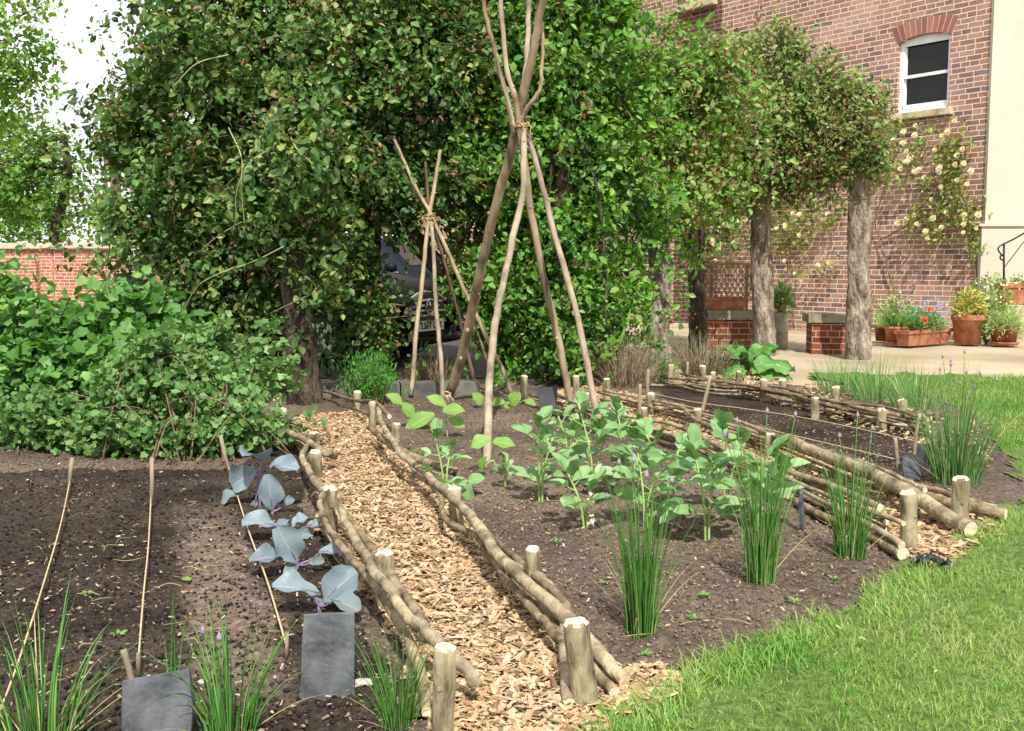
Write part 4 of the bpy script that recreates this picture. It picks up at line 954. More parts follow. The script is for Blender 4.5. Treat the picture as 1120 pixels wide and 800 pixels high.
def make_chives():
    bud1 = [(677, 508), (693, 505), (707, 522), (664, 545), (735, 528), (741, 520), (670, 520)]
    chives('tall front chive clump with grey buds, nearest the lawn', (701, 694), 226, 36, 125, 81, .24, 5, .0018, bud_px=bud1)
    bud2 = [(793, 478, 1), (806, 462), (839, 452), (870, 455)]
    chives('second chive clump with one purple bud, mid bed behind the lawn edge', (832, 640), 214, 32, 105, 82, .25, 4, .0019, bud_px=bud2)
    chives('chive clump right of the edge-on slate near the tall round stake', (930, 612), 150, 34, 105, 83, .28, 3, .002, bud_px=[(938, 456), (918, 478), (954, 470)])
    bud4 = [(1031, 391), (1040, 396), (1055, 386), (1028, 405), (1057, 409), (1072, 410), (1090, 417), (1040, 400), (1050, 420), (1066, 425), (1040, 482), (1051, 486), (1062, 452), (1076, 460)]
    chives('big flowering chive clump behind the faceted stake at the far bed corner', (1046, 528), 150, 50, 200, 84, .42, 14, .0024, mat='chive_far', bud_px=bud4, hmin=.3)
    chives('low thin chive clump between upright slate and nearest fat stake', (436, 800), 160, 36, 90, 85, .42, 0, .0015, hmin=.35)
    chives('sparse chive tuft between the two near slates at the bottom edge', (252, 806), 185, 60, 60, 86, .45, 2, .0024, hmin=.3, bud_px=[(222, 693), (240, 700)])
    chives('sparse chive tuft with long arching leaves in the bottom left corner', (45, 815), 215, 90, 60, 87, .6, 0, .0026, hmin=.3)
    chives('single tall chive shoots rising in front of the tilted slate', (190, 815), 190, 16, 6, 88, .12, 0, .0032, hmin=.6, fallen=0)
    for lab, bp, h, w, n, sd in [('long grass tuft behind the far wattle row beside the gravel', (925, 432), 60, 60, 170, 91),
                                 ('long bright grass tuft by the end of the far wattle row', (962, 440), 70, 60, 200, 92),
                                 ('long grass tuft right of the far wattle row end', (1000, 448), 66, 50, 150, 93),
                                 ('small leaning grass tuft in front of the right-hand trunk', (903, 424), 40, 26, 50, 94)]:
        chives(lab, bp, h, w, n, sd, .55, 0, .0028, 'chive_far', 0, 'grass_tuft', 'long grass tufts by the far wattle row', hmin=.35, flat=True, cat='grass tuft')

def make_rhubarb():
    rng = np.random.default_rng(95); b = G(820, 412); t = thing('rhubarb', 'low rhubarb plant with wide crinkled leaves behind the far wattle row', 'rhubarb', b)
    m = MB(); specs = []
    for x, y, L, Wd, a in [(790, 400, 46, 40, 2.9), (808, 386, 40, 36, 2.0), (832, 384, 40, 34, 1.2), (846, 398, 44, 38, .2), (822, 402, 40, 34, -1.2), (800, 408, 34, 26, 3.4), (850, 408, 34, 22, -.3), (836, 408, 28, 24, -.9), (816, 392, 32, 28, 1.6)]:
        k = b[1] / F; c = D(x, y, b[1] + rng.uniform(-.2, .2)); d = nrm(np.array([math.cos(a), -.35, .35 * math.sin(a)])); st = c - d * L * k * .5
        stem(m, b + np.array([rng.normal() * .04, rng.normal() * .04, 0]), st, .011, .008, rng, .02); specs.append((st, d, np.array([rng.normal() * .3, -.55, .85]), L * k, Wd * k))
    m.build('stem', [mat_noise('rhubarb_stalk', ['#8a4a40', '#a8a060'], 12, .5, 0)], t)
    leafset('foliage', specs, M['rhubarb'], t, rng, 'heart', 6, 12, cup=.05, droop=.22, wave=.16, fold=.1)

def twiggy(label, bp, h_px, w_px, n, seed, leaf=None, nleaf=0, name='lavender', grp='dry lavender bushes at the back of the beds', lsize=.03, cat='shrub'):
    rng = np.random.default_rng(seed); b = G(*bp); k = b[1] / F; H = h_px * k; Wd = w_px * k; t = thing(name, label, cat, b, grp)
    a = rng.random(n) * 6.28; r = Wd * .22 * np.sqrt(rng.random(n)); R = np.stack([b[0] + r * np.cos(a), b[1] + r * np.sin(a), np.full(n, b[2] - .02)], 1)
    hh = H * (.5 + .5 * rng.random(n)); lean = np.stack([np.cos(a), np.sin(a)], 1) * (Wd * .42 * rng.random(n))[:, None] + rng.normal(size=(n, 2)) * .03
    V, Fa, C = blades(R, hh, lean, np.full(n, .0034), 4, 3, rng, 1.3)
    build_np('stalk', V, [(Fa, 0)], [M['lav']], t)
    if nleaf:
        i = rng.integers(0, n, nleaf); s = rng.integers(1, 5, nleaf); p = C[i, s] + rng.normal(size=(nleaf, 3)) * .02
        V, Fa, _ = leaf_arr(p, rng.normal(size=(nleaf, 3)) * .5 + [0, 0, 1], rng.normal(size=(nleaf, 3)) + [0, -.6, .2], lsize * (.6 + .8 * rng.random(nleaf)), T_SMALL, np.full(nleaf, .5))
        build_np('foliage', V, [(Fa, 0)], [M[leaf]], t)
def make_backplants():
    twiggy('dry lavender bush under the bright climber, right of the wigwam', (684, 424), 72, 110, 420, 101, 'chive_far', 120)
    twiggy('dry lavender bush with green tips between the two dark trunks and trellis', (772, 412), 60, 100, 420, 102, 'feather', 420)
    twiggy('dry twiggy bush below the number plate of the car', (478, 413), 40, 110, 420, 103)
    twiggy('feathery bright green plant at the head of the woodchip path', (408, 442), 62, 62, 120, 104, 'feather', 2600, 'fennel', 'feathery herbs at the back', .035, 'herb')
    twiggy('small green herb tuft below the trunk beside the lavender', (728, 416), 30, 40, 60, 105, 'feather', 500, 'fennel', 'feathery herbs at the back', .04, 'herb')
    # low stone edging behind the beds
    m = MB(); a = G(345, 440); c = G(512, 436); d = nrm(c - a); n = np.cross([0, 0, 1], d); rng = np.random.default_rng(9); s = 0
    L = np.linalg.norm(c - a)
    m2 = None
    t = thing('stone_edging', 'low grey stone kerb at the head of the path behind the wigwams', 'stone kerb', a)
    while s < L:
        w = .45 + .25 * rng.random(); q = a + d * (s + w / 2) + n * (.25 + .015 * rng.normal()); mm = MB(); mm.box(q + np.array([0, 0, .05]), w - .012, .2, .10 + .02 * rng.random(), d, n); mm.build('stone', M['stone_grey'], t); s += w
    m = MB(); b = G(285, 425); m.box(b + np.array([0, 0, .1]), .62, .3, .24, (1, .1, 0), (-.1, 1, 0)); ob = m.build('stone_block', M['stone_grey'], None, b); tag(ob, 'pale stone block behind the gooseberry bush left of the big trunk', 'stone')

def make_small_things():
    rng = np.random.default_rng(111)
    spots = [(705, 722), (912, 634), (556, 660), (505, 640), (610, 600), (660, 640), (760, 680), (770, 655), (870, 660), (480, 500), (96, 655), (205, 640), (60, 600), (130, 700)]
    for x, y in spots:
        b = G(x, y); b[2] = float(ground_z(np.array([b[0]]), np.array([b[1]]))[0]); n = rng.integers(5, 10); a = np.arange(n) * 2.4 + rng.random() * 6; d = np.stack([np.cos(a), np.sin(a), .35 + .3 * rng.random(n)], 1)
        V, Fa, _ = leaf_arr(b + d * .004 + [0, 0, .004], d, np.tile([0, -.1, 1.0], (n, 1)) + rng.normal(size=(n, 3)) * .2, (.012 + .016 * rng.random(n)), T_LEAF, np.full(n, .9))
        ob = build_np('weed_seedling', V, [(Fa, 0)], [M['pot_leaf']], None, b); near = x < 300
        tag(ob, 'tiny green weed seedling on the bare soil of the left bed' if near else 'tiny green weed seedling on the bare soil of the middle bed', 'weed', 'weed seedlings in the left bed' if near else 'weed seedlings in the middle bed')
    for lab, x, y, s in (('white pebble on the soil between the upright slate and the low chives', 398, 757, .022), ('pale flat stone on the soil right of the tilted slate', 222, 748, .014), ('grey stone lying by the big flowering chives', 1072, 500, .03)):
        b = G(x, y); b[2] = float(ground_z(np.array([b[0]]), np.array([b[1]]))[0]); m = MB(); pr = [(.001, -.3), (.6, -.2), (.95, .1), (.8, .4), (.4, .62), (.001, .68)]
        m.lathe(b, [(r * s, z * s) for r, z in pr], 9, 0, True, 1.2, .8)
        m.v = [tuple(np.array(p) + rng.normal(size=3) * s * .07) for p in m.v]; tag(m.build('stone', [mat_noise('pale_stone', ['#8c867c', '#b9b3a8', '#cfcac0'], 60, .9, .4)], None, b), lab, 'stone')
    # fallen stems and twigs on the soil
    P = scatter(gp([(560, 700), (480, 520), (640, 470), (980, 590), (900, 660), (700, 740)]), 70, rng); P = np.vstack([P, scatter(gp([(-100, 820), (0, 540), (230, 530), (330, 700), (330, 820)]), 40, rng)]); m = MB()
    for p in P:
        z = float(ground_z(p[:1], p[1:])[0]) + .008; a = rng.random() * 6.28; L = .03 + .09 * rng.random(); d = np.array([math.cos(a), math.sin(a), 0]); e = np.array([-d[1], d[0], 0]) * L * .3 * rng.normal()
        m.tube(spline([np.array([p[0], p[1], z]), np.array([p[0], p[1], z + .006]) + d * L * .5 + e, np.array([p[0], p[1], z]) + d * L], 3), .0012, 4)
    ob = m.build('fallen_twigs', [mat_island('dry_stem', ['#6d5f48', '#9a8a66', '#b8a880', '#7f8a50'])], None, (0, 0, 0)); tag(ob, 'dry stems and twigs fallen on the bed soil', 'twigs', kind='stuff')
# ------------------------------------------------------------------ shrubs, climbers and trees
def cluster_pts(blobs, n, rng, inner=.45, gap=.0, gfreq=2.3, flat=.85, per=0, csd=.11):
    """blobs: (px, py, Y, r px [, depth scale]) -> points, outward directions"""
    C = np.array([D(b[0], b[1], b[2]) for b in blobs]); R = np.array([b[3] * b[2] / F for b in blobs]); dp = np.array([b[4] if len(b) > 4 else flat for b in blobs])
    w = R ** 2; i = rng.choice(len(blobs), n, p=w / w.sum())
    u = nrm(rng.normal(size=(n, 3))); rr = R[i] * (inner ** 3 + (1 - inner ** 3) * rng.random(n)) ** (1 / 3.)
    rr *= 1 + .12 * rng.normal(size=n)
    p = C[i] + u * rr[:, None] * np.stack([np.ones(n), dp[i], np.ones(n)], 1)
    if per:                                    # boughs: tight sprays standing proud of a sparser inside
        m = int(n * .66); M_ = max(4, m // per); j0 = rng.choice(len(blobs), M_, p=w / w.sum()); uc = nrm(rng.normal(size=(M_, 3)) + np.array([0, -.35, .1]))
        cc = C[j0] + uc * (R[j0] * (.82 + .3 * rng.random(M_)))[:, None] * np.stack([np.ones(M_), dp[j0], np.ones(M_)], 1)
        j = rng.integers(0, M_, m); sd = csd * (.6 + .9 * rng.random(M_))[j]
        q = cc[j] + rng.normal(size=(m, 3)) * sd[:, None] * np.array([1.15, .8, .8]); q[:, 2] -= np.abs(rng.normal(size=m)) * sd * .6
        i2 = i[m:]; k = .82 * (.35 + .65 * rng.random(n - m)); pin = C[i2] + u[m:] * (R[i2] * k)[:, None] * np.stack([np.ones(n - m), dp[i2], np.ones(n - m)], 1)
        p = np.vstack([q, pin]); u = np.vstack([nrm(uc[j] + .55 * rng.normal(size=(m, 3)) + (q - cc[j]) * 3), u[m:]])
    if gap:
        k = vnoise3(p * gfreq) + .35 * vnoise3(p * gfreq * 2.3) > gap; p = p[k]; u = u[k]
    k = p[:, 2] > .04
    return p[k], u[k]
def foliage(p, u, k, size, sprig, rng, tmpl, mats_w, up=.75, droop=-.1, wid=1.0, jn=.55, front=0.0):
    """k leaves along a short sprig at every point; mats_w: probabilities of the material slots per sprig"""
    n = len(p); ax = nrm(u * .7 + rng.normal(size=(n, 3)) * .7 + np.array([0, 0, droop]))
    mi = rng.choice(len(mats_w), n, p=np.array(mats_w) / sum(mats_w))
    s = (np.arange(k) / max(k - 1, 1))[None, :, None]
    q = p[:, None] + ax[:, None] * (s - .5) * sprig + rng.normal(size=(n, k, 3)) * sprig * .16
    side = rng.normal(size=(n, k, 3)); la = nrm(ax[:, None] * .55 + side * .75)
    nz = u[:, None] * .55 + np.array([0, -front, up]) + rng.normal(size=(n, k, 3)) * jn
    sz = size * (.42 + 1.0 * rng.random((n, k)) ** 1.2)
    if len(mats_w) > 2: sz = sz * np.where(mi == 2, .72, 1)[:, None]
    V, Fa, nf = leaf_arr(q.reshape(-1, 3), la.reshape(-1, 3), nz.reshape(-1, 3), sz.ravel(), tmpl, np.full(n * k, wid))
    return V, Fa, np.repeat(np.repeat(mi, k), nf)
def limb(m, pts, r0, r1, rng, sides=10, rough=.12, wob=.02):
    P = spline(pts, 7); n = len(P); P = P + np.stack([np.convolve(rng.normal(size=n + 4), np.ones(5) / 5, 'valid') for _ in range(3)], 1) * wob
    m.tube(P, np.linspace(r0, r1, n) * (1 + .12 * (rng.random(n) - .5)), sides, 0, None, rough, rng)
def trunk_mesh(m, pts, r0, r1, rng, sides=22, lob=.13):
    """upright fluted trunk"""
    P = spline(pts, 8); n = len(P); V = []; ph = rng.random(4) * 6.28
    for i in range(n):
        t = i / (n - 1); r = r0 + (r1 - r0) * t + r0 * .30 * math.exp(-t * 14)
        for k in range(sides):
            th = 2 * pi * k / sides
            rr = r * (1 + lob * (math.sin(3 * th + ph[0] + t * 1.5) * .5 + math.sin(5 * th + ph[1] - t * 2) * .3) + .05 * rng.normal() + .06 * math.sin(t * 19 + th * 2 + ph[2]))
            V.append(P[i] + np.array([math.cos(th) * rr, math.sin(th) * rr, 0]))
    Fs = [(i * sides + k, i * sides + (k + 1) % sides, (i + 1) * sides + (k + 1) % sides, (i + 1) * sides + k) for i in range(n - 1) for k in range(sides)]
    m.add(V, Fs, 0, True)

def tree(name, label, cat, base_px, trunk_px, r_px, blobs, nsprig, k, size, sprig, mats, mats_w, seed, gap=.0, bark='trunk', limbs=9, inner=.45, up=.75, tmpl=T_LEAF, grp=None, extra=None, front=.25, gfreq=2.3, jn=.55, droop=-.1, per=24, csd=.12, arcs=None):
    rng = np.random.default_rng(seed); b = G(*base_px); Y = b[1]
    t = thing(name, label, cat, b, grp); m = MB()
    pts = [b - np.array([0, 0, .15])] + [D(x, y, Y + dy) for x, y, dy in trunk_px]
    trunk_mesh(m, pts, r_px[0] / 2 * Y / F, r_px[1] / 2 * Y / F, rng)
    p, u = cluster_pts(blobs, nsprig, rng, inner, gap * .8, gfreq, per=per, csd=csd)
    top = pts[-1]
    for j in range(limbs):
        q = p[rng.integers(len(p))]; s = pts[-1] if rng.random() < .6 else (pts[-1] + pts[-2]) / 2
        mid = (s + q) / 2 + rng.normal(size=3) * .12 + np.array([0, 0, .1]); r = r_px[1] / 2 * Y / F
        limb(m, [s, mid, q], r * (.25 + .3 * rng.random()), .008, rng, 7)
    for sp in (arcs or []):
        a = MB(); a.tube(spline([D(*q) for q in sp], 8), .0042, 5); a.build('shoot', M['shoot'], t)
    for e in (extra or []): limb(m, [D(*q) for q in e[0]], e[1] / 2 * Y / F, e[2] / 2 * Y / F, rng, 10)
    m.build('trunk', M[bark], t)
    # stray shoots beyond the outline
    ns = max(12, len(p) // 45); q = rng.choice(len(p), ns, False); sh = MB(); P2 = []; U2 = []
    for i in q:
        d = nrm(u[i] * .8 + rng.normal(size=3) * .5 + np.array([0, -.1, .45])); Ls = (.18 + .34 * rng.random()) * (.6 if seed > 305 else 1); nn = 5; pts = [p[i] + d * Ls * s + np.array([0, 0, -.12 * s * s]) for s in np.linspace(0, 1, nn)]
        sh.tube(pts, np.linspace(.005, .0015, nn), 5)
        for s in pts[1:]: P2.append(s); U2.append(d)
    p = np.vstack([p, np.array(P2)]); u = np.vstack([u, np.array(U2)])
    V, Fa, mi = foliage(p, u, k, size, sprig, rng, tmpl, mats_w, up, front=front, jn=jn, droop=droop)
    leaves_obj('crown', [(V, Fa, mi)], [M[x] for x in mats], t)
    # fine twigs among the leaves
    nt = min(len(p), 160); m = sh
    for i in rng.choice(len(p), nt, False):
        d = nrm(u[i] + rng.normal(size=3) * .8); m.tube([p[i] - d * sprig * 1.6, p[i], p[i] + d * sprig * .9 + np.array([0, 0, -.02])], [.005, .004, .0015], 5)
    m.build('twigs', M['twig'], t)['kind'] = 'stuff'
    return t

def make_hedge():
    g = 'climber covered trees along the beds'
    rd = .07
    tree('climber_tree', 'big dark climber-covered tree at the left with a fluted trunk beside the path', 'tree', (334, 442),
         [(330, 400, 0), (327, 350, .02), (324, 300, .0), (320, 240, .1), (314, 200, .3)], (38, 26),
         [(222, 80, 8.7, 100), (212, 185, 8.7, 92), (195, 270, 8.7, 64), (250, 100, 9.2, 90), (240, 210, 9.2, 70), (290, 50, 8.8, 115), (300, 170, 8.6, 95), (258, 285, 8.6, 66), (232, 340, 8.4, 44), (288, 330, 8.5, 38), (348, 240, 8.5, 42), (275, -60, 9.0, 110), (340, 290, 8.3, 22), (150, 165, 8.8, 40), (128, 250, 8.8, 28), (152, 285, 8.7, 24), (168, 310, 8.6, 24), (345, 120, 8.3, 60), (312, 150, 7.9, 55), (325, 215, 7.75, 42), (300, 262, 7.8, 30), (350, 285, 7.8, 16), (318, 270, 7.7, 22), (345, 320, 7.8, 20), (318, 300, 7.75, 14), (352, 360, 7.9, 14), (300, 350, 7.9, 16)],
         8500, 7, .066, .17, ['ros', 'ros_olive', 'newgrowth'], [.70, .25, .08], 301, gap=.42, bark='trunk_dark', inner=.42, grp=g,
         arcs=[[(262, 255, 7.75), (258, 215, 7.65), (272, 180, 7.6), (300, 160, 7.7)], [(268, 250, 7.7), (264, 205, 7.6), (264, 172, 7.6), (250, 140, 7.8)], [(318, 150, 7.5), (326, 165, 7.45), (340, 178, 7.4), (346, 196, 7.4)], [(240, 300, 7.7), (280, 285, 7.6), (310, 270, 7.5)], [(200, 340, 7.8), (220, 310, 7.7), (262, 290, 7.65)], [(190, 95, 7.8), (215, 70, 7.75), (250, 60, 7.8)]])
    tree('climber_tree', 'dark-trunked climber tree behind the path head, hanging leaves around the parked car', 'tree', (404, 418),
         [(404, 380, 0), (402, 320, 0), (402, 250, 0), (402, 180, 0)], (30, 26),
         [(420, 50, 9.4, 110), (430, 150, 9.3, 82), (400, 195, 9.3, 52), (490, 70, 9.5, 95), (388, 292, 9.0, 34), (350, 330, 8.9, 28), (398, 330, 9.0, 30), (505, 190, 9.4, 60), (450, -60, 9.6, 120), (362, 200, 9.2, 45), (440, 205, 9.2, 36), (372, 375, 8.9, 22), (520, 250, 9.8, 42), (522, 315, 9.9, 24), (515, 220, 10.0, 40), (408, 335, 9.4, 16), (438, 262, 9.2, 20), (408, 300, 9.2, 22), (420, 80, 11.0, 90), (400, 150, 10.4, 50), (350, 260, 9.3, 26), (470, 180, 9.2, 36), (418, 385, 9.3, 18)],
         7200, 7, .066, .17, ['ros', 'ros_olive', 'newgrowth'], [.74, .22, .09], 302, gap=.41, bark='trunk_dark', inner=.4, grp=g,
         extra=[([(425, 225, 9.4), (452, 262, 9.4), (485, 300, 9.5), (530, 350, 9.6), (560, 410, 9.6)], 20, 22)])
    tree('climber_tree', 'bright green leafy climber covering its trunk to the ground behind the tall wigwam', 'tree', (610, 420),
         [(612, 360, 0), (612, 280, 0), (618, 180, .0), (622, 80, 0)], (26, 20),
         [(590, 50, 9.7, 100), (640, 60, 9.8, 85), (600, 160, 9.6, 90), (560, 210, 9.5, 65), (640, 220, 9.7, 72), (610, 290, 9.5, 72), (652, 330, 9.5, 60), (570, 320, 9.4, 52), (600, 375, 9.3, 50), (545, 370, 9.3, 36), (652, 385, 9.3, 36), (550, 90, 9.6, 80), (600, -50, 9.9, 110), (535, 290, 9.5, 36), (680, 130, 9.9, 50), (560, 408, 9.2, 26), (690, 320, 9.5, 30)],
         7800, 7, .07, .17, ['ros_bright', 'ros', 'newgrowth'], [.72, .28, .06], 303, gap=.40, bark='trunk_dark', inner=.4, grp=g)
    tree('climber_tree', 'grey-trunked climber tree right of the bright climber', 'tree', (722, 402),
         [(720, 360, 0), (722, 300, 0), (720, 230, 0), (724, 160, 0), (722, 110, 0)], (26, 20),
         [(715, 85, 11, 52), (690, 110, 10.9, 46), (760, 100, 11.1, 56), (745, 170, 11, 46), (700, 200, 10.9, 36), (738, 235, 10.9, 26), (768, 205, 11.1, 38), (690, 275, 10.8, 18), (755, 275, 11.0, 14), (716, 150, 10.6, 34), (726, 215, 10.6, 22), (700, 330, 10.8, 16)],
         3400, 6, .07, .18, ['ros_bright', 'ros_olive', 'newgrowth'], [.42, .45, .28], 304, gap=.52, inner=.35, grp=g)
    tree('climber_tree', 'shaded dark-trunked climber tree just left of the trellis', 'tree', (763, 386),
         [(764, 350, 0), (762, 300, 0), (762, 240, 0), (764, 205, 0)], (20, 16),
         [(770, 140, 13.2, 40), (785, 195, 13.2, 34), (760, 215, 13.1, 24), (780, 90, 13.3, 40), (755, 300, 13, 9)],
         850, 6, .07, .22, ['ros', 'ros_olive', 'newgrowth'], [.5, .4, .06], 305, gap=.38, bark='trunk_dark', inner=.35, grp=g)
    tree('climber_tree', 'grey-trunked climber tree in front of the terracotta trough', 'tree', (836, 386),
         [(835, 350, 0), (833, 300, 0), (832, 240, 0), (833, 195, 0), (834, 150, .1)], (24, 19),
         [(840, 105, 12.6, 58), (795, 105, 12.6, 50), (872, 140, 12.6, 42), (812, 160, 12.5, 40), (840, 70, 12.7, 44), (785, 165, 12.5, 34), (868, 182, 12.5, 26), (890, 112, 12.6, 36), (850, 165, 12.5, 30), (790, 215, 12.5, 22), (832, 150, 12.0, 30), (830, 175, 12.2, 18), (870, 205, 12.4, 16)],
         4200, 6, .066, .18, ['ros', 'ros_olive', 'newgrowth'], [.22, .66, .36], 306, gap=.50, inner=.35, grp=g)
    tree('climber_tree', 'rightmost grey-trunked climber tree beside the flower pots', 'tree', (938, 390),
         [(939, 350, 0), (939, 300, 0), (940, 240, 0), (940, 195, 0), (940, 165, .05)], (25, 21),
         [(935, 135, 12.3, 38), (905, 135, 12.3, 36), (955, 150, 12.3, 22), (890, 180, 12.2, 28), (940, 172, 12.2, 20), (905, 195, 12.2, 14), (915, 108, 12.4, 30), (940, 155, 11.9, 30), (930, 180, 12.0, 14), (955, 175, 12.0, 12), (875, 205, 12.2, 20)],
         2300, 6, .062, .18, ['ros', 'ros_olive', 'newgrowth'], [.26, .5, .5], 307, gap=.50, inner=.35, grp=g,
         extra=[([(938, 215, 12.4), (915, 190, 12.4), (895, 165, 12.4)], 9, 5)])

def shrub(label, base_px, blobs, nsprig, k, size, sprig, mats, w, seed, name, cat, ncane=26, tmpl=T_LOBED, gap=.3, inner=.3, up=.85, front=.35, csd=.07, nspray=60, slen=.2):
    rng = np.random.default_rng(seed); b = G(*base_px); t = thing(name, label, cat, b)
    p, u = cluster_pts(blobs, nsprig, rng, inner, gap, 3.5, per=16, csd=csd); m = MB(); P2 = []; U2 = []
    for i in rng.choice(len(p), nspray, False):          # upright and arching sprays
        d = nrm(u[i] * .7 + rng.normal(size=3) * .35 + np.array([0, 0, .7])); Ls = slen * (.5 + rng.random()); pts = [p[i] + d * Ls * s + np.array([0, 0, -.35 * Ls * s * s]) for s in np.linspace(0, 1, 6)]
        m.tube(pts, np.linspace(.004, .0015, 6), 5)
        for s in pts[1:]: P2.append(s); U2.append(d)
    p = np.vstack([p, np.array(P2)]); u = np.vstack([u, np.array(U2)])
    for i in rng.choice(len(p), ncane, False):
        q = p[i]; s = b + np.array([rng.normal() * .2, .35 + rng.normal() * .1, 0]); mid = (s + q) / 2 + np.array([0, 0, .15 + .1 * rng.random()]) + rng.normal(size=3) * .05
        limb(m, [s, mid, q], .005, .002, rng, 6, .1, .008)
    m.build('cane', M['twig'], t)
    V, Fa, mi = foliage(p, u, k, size, sprig, rng, tmpl, w, up, front=front, jn=.6)
    leaves_obj('foliage', [(V, Fa, mi)], [M[x] for x in mats], t); return t
def make_shrubs():
    shrub('currant bush with large light-green lobed leaves below the garden wall', (85, 468),
          [(60, 388, 6.9, 50), (120, 396, 6.8, 50), (30, 415, 6.8, 62), (165, 375, 6.9, 38), (175, 405, 6.6, 40), (25, 345, 7.0, 24), (95, 350, 7.0, 18), (0, 370, 6.9, 60), (195, 370, 6.9, 22), (70, 440, 6.6, 50), (-60, 390, 6.9, 80), (140, 345, 6.9, 24), (165, 335, 6.9, 16), (8, 310, 7.0, 12)],
          4200, 3, .064, .17, ['currant'], [1], 401, 'currant_bush', 'bush', 34, gap=.40, inner=.5, csd=.08, nspray=60, slen=.16)
    shrub('gooseberry bush with small leaves and arching twigs beside the cabbage bed', (195, 515),
          [(200, 455, 5.9, 62), (120, 470, 5.9, 48), (252, 450, 5.9, 46), (185, 412, 6.1, 48), (60, 480, 6.0, 42), (275, 420, 6.1, 26), (240, 495, 5.75, 34), (110, 505, 5.75, 28), (165, 505, 5.7, 32), (20, 480, 6.1, 30), (225, 395, 6.2, 30), (300, 395, 6.3, 14), (272, 480, 5.8, 28)],
          5000, 5, .035, .10, ['goose'], [1], 402, 'gooseberry_bush', 'bush', 60, gap=.42, inner=.5, csd=.055, nspray=170, slen=.2)
    rng = np.random.default_rng(403)
    # arching stray shoot over the trunk foot
    b = G(230, 470); t = thing('gooseberry_shoot', 'stray arching leafy shoot reaching over the foot of the big trunk', 'shoot', b); m = MB(); P = spline([b, D(250, 400, b[1]), D(278, 378, b[1] - .05), D(300, 362, b[1] - .1)], 6)
    m.tube(P, np.linspace(.006, .002, len(P)), 6); m.build('stem', M['twig'], t)
    q = P[8:]; q = np.repeat(q, 4, 0) + rng.normal(size=(len(q) * 4, 3)) * .05; V, Fa, _ = leaf_arr(q, rng.normal(size=(len(q), 3)), rng.normal(size=(len(q), 3)) * .4 + [0, -.5, .9], .05 * (.7 + .6 * rng.random(len(q))), T_LOBED)
    build_np('foliage', V, [(Fa, 0)], [M['goose']], t)

def make_far_trees():
    g = 'spring trees beyond the garden wall'
    def ft(label, base_px, Y, trunk, r, blobs, n, k, size, sprig, mats, w, seed, gap, limbs):
        rng = np.random.default_rng(seed); b = D(base_px[0], base_px[1], Y); b[2] = -.05; t = thing('spring_tree', label, 'tree', b, g); m = MB()
        pts = [b] + [D(x, y, Y) for x, y in trunk]; trunk_mesh(m, pts, r[0], r[1], rng, 12)
        p, u = cluster_pts(blobs, n, rng, .15, gap, .9)
        for j in range(limbs):
            q = p[rng.integers(len(p))]; s = pts[rng.integers(max(1, len(pts) - 2), len(pts))]; limb(m, [s, (s + q) / 2 + np.array([0, 0, .3]), q], r[1] * .3, .015, rng, 6, .1, .06)
        m.build('trunk', M['trunk_dark'], t)
        V, Fa, mi = foliage(p, u, k, size, sprig, rng, T_SMALL, w, .9, droop=-.05, wid=1.2, jn=.5)
        leaves_obj('crown', [(V, Fa, mi)], [M[x] for x in mats], t)
    ft('pale green tree with airy layered boughs over the left edge before white sky', (-120, 300), 24, [(-118, 220), (-110, 120), (-100, 40)], (.28, .14),
       [(10, 40, 24, 58), (40, 85, 24, 30), (-20, 90, 24, 70), (62, 50, 24, 16), (20, 105, 24, 36), (-90, 40, 24, 110), (30, 10, 24, 40), (60, 100, 24, 12), (10, -50, 24, 60), (85, 118, 24, 10)], 1700, 5, .15, .55, ['far_leaf'], [1], 501, .62, 26)
    ft('deep green tree with forking grey trunk behind the garden wall', (62, 300), 33, [(62, 250), (70, 215), (74, 185), (70, 150)], (.22, .09),
       [(40, 200, 33, 48), (90, 215, 33, 36), (20, 160, 33, 44), (60, 165, 33, 34), (110, 238, 33, 26), (30, 245, 33, 40), (-20, 190, 33, 60), (90, 250, 33, 24), (-60, 220, 33, 70), (130, 250, 33, 18)], 2300, 5, .17, .5, ['far_leaf', 'far_leaf_dk'], [.6, .4], 502, .5, 22)
    ft('distant green tree at the far left with a thick crown', (-20, 300), 42, [(-22, 250), (-20, 200)], (.35, .2),
       [(10, 215, 42, 44), (-40, 200, 42, 60), (60, 240, 42, 36), (110, 225, 42, 28), (0, 160, 42, 40), (140, 245, 42, 28), (180, 240, 42, 30)], 1700, 5, .2, .6, ['far_leaf_dk', 'far_leaf'], [.6, .4], 503, .45, 12)
    ft('dark green tree added far behind the parked cars to darken chinks in the climbers', (330, 300), 36, [(330, 260), (332, 230)], (.3, .15),
       [(300, 230, 36, 60), (380, 220, 36, 60), (440, 240, 36, 50), (340, 160, 36, 60), (240, 240, 36, 50), (420, 270, 36, 40), (260, 150, 36, 50), (200, 250, 36, 30)], 3000, 5, .24, .6, ['far_leaf_dk'], [1], 504, .3, 8)  # backdrop tree added to block bright sky leaking through the hedge
# ------------------------------------------------------------------ house
WC = np.array([6.07, 13.55, 0.0]) * 1.1                 # corner where brick meets cream render
WD = nrm(np.array([-.6, .8, 0]))                  # along the brick wall, away from the camera
WN = np.array([-.8, -.6, 0])                      # outward normal
def wuv(px, py):
    p = W(px, py, WC, WN); return float(np.dot(p - WC, WD)), float(p[2])
def wpt(u, z, out=0.0): return WC + WD * u + np.array([0, 0, z]) + WN * out

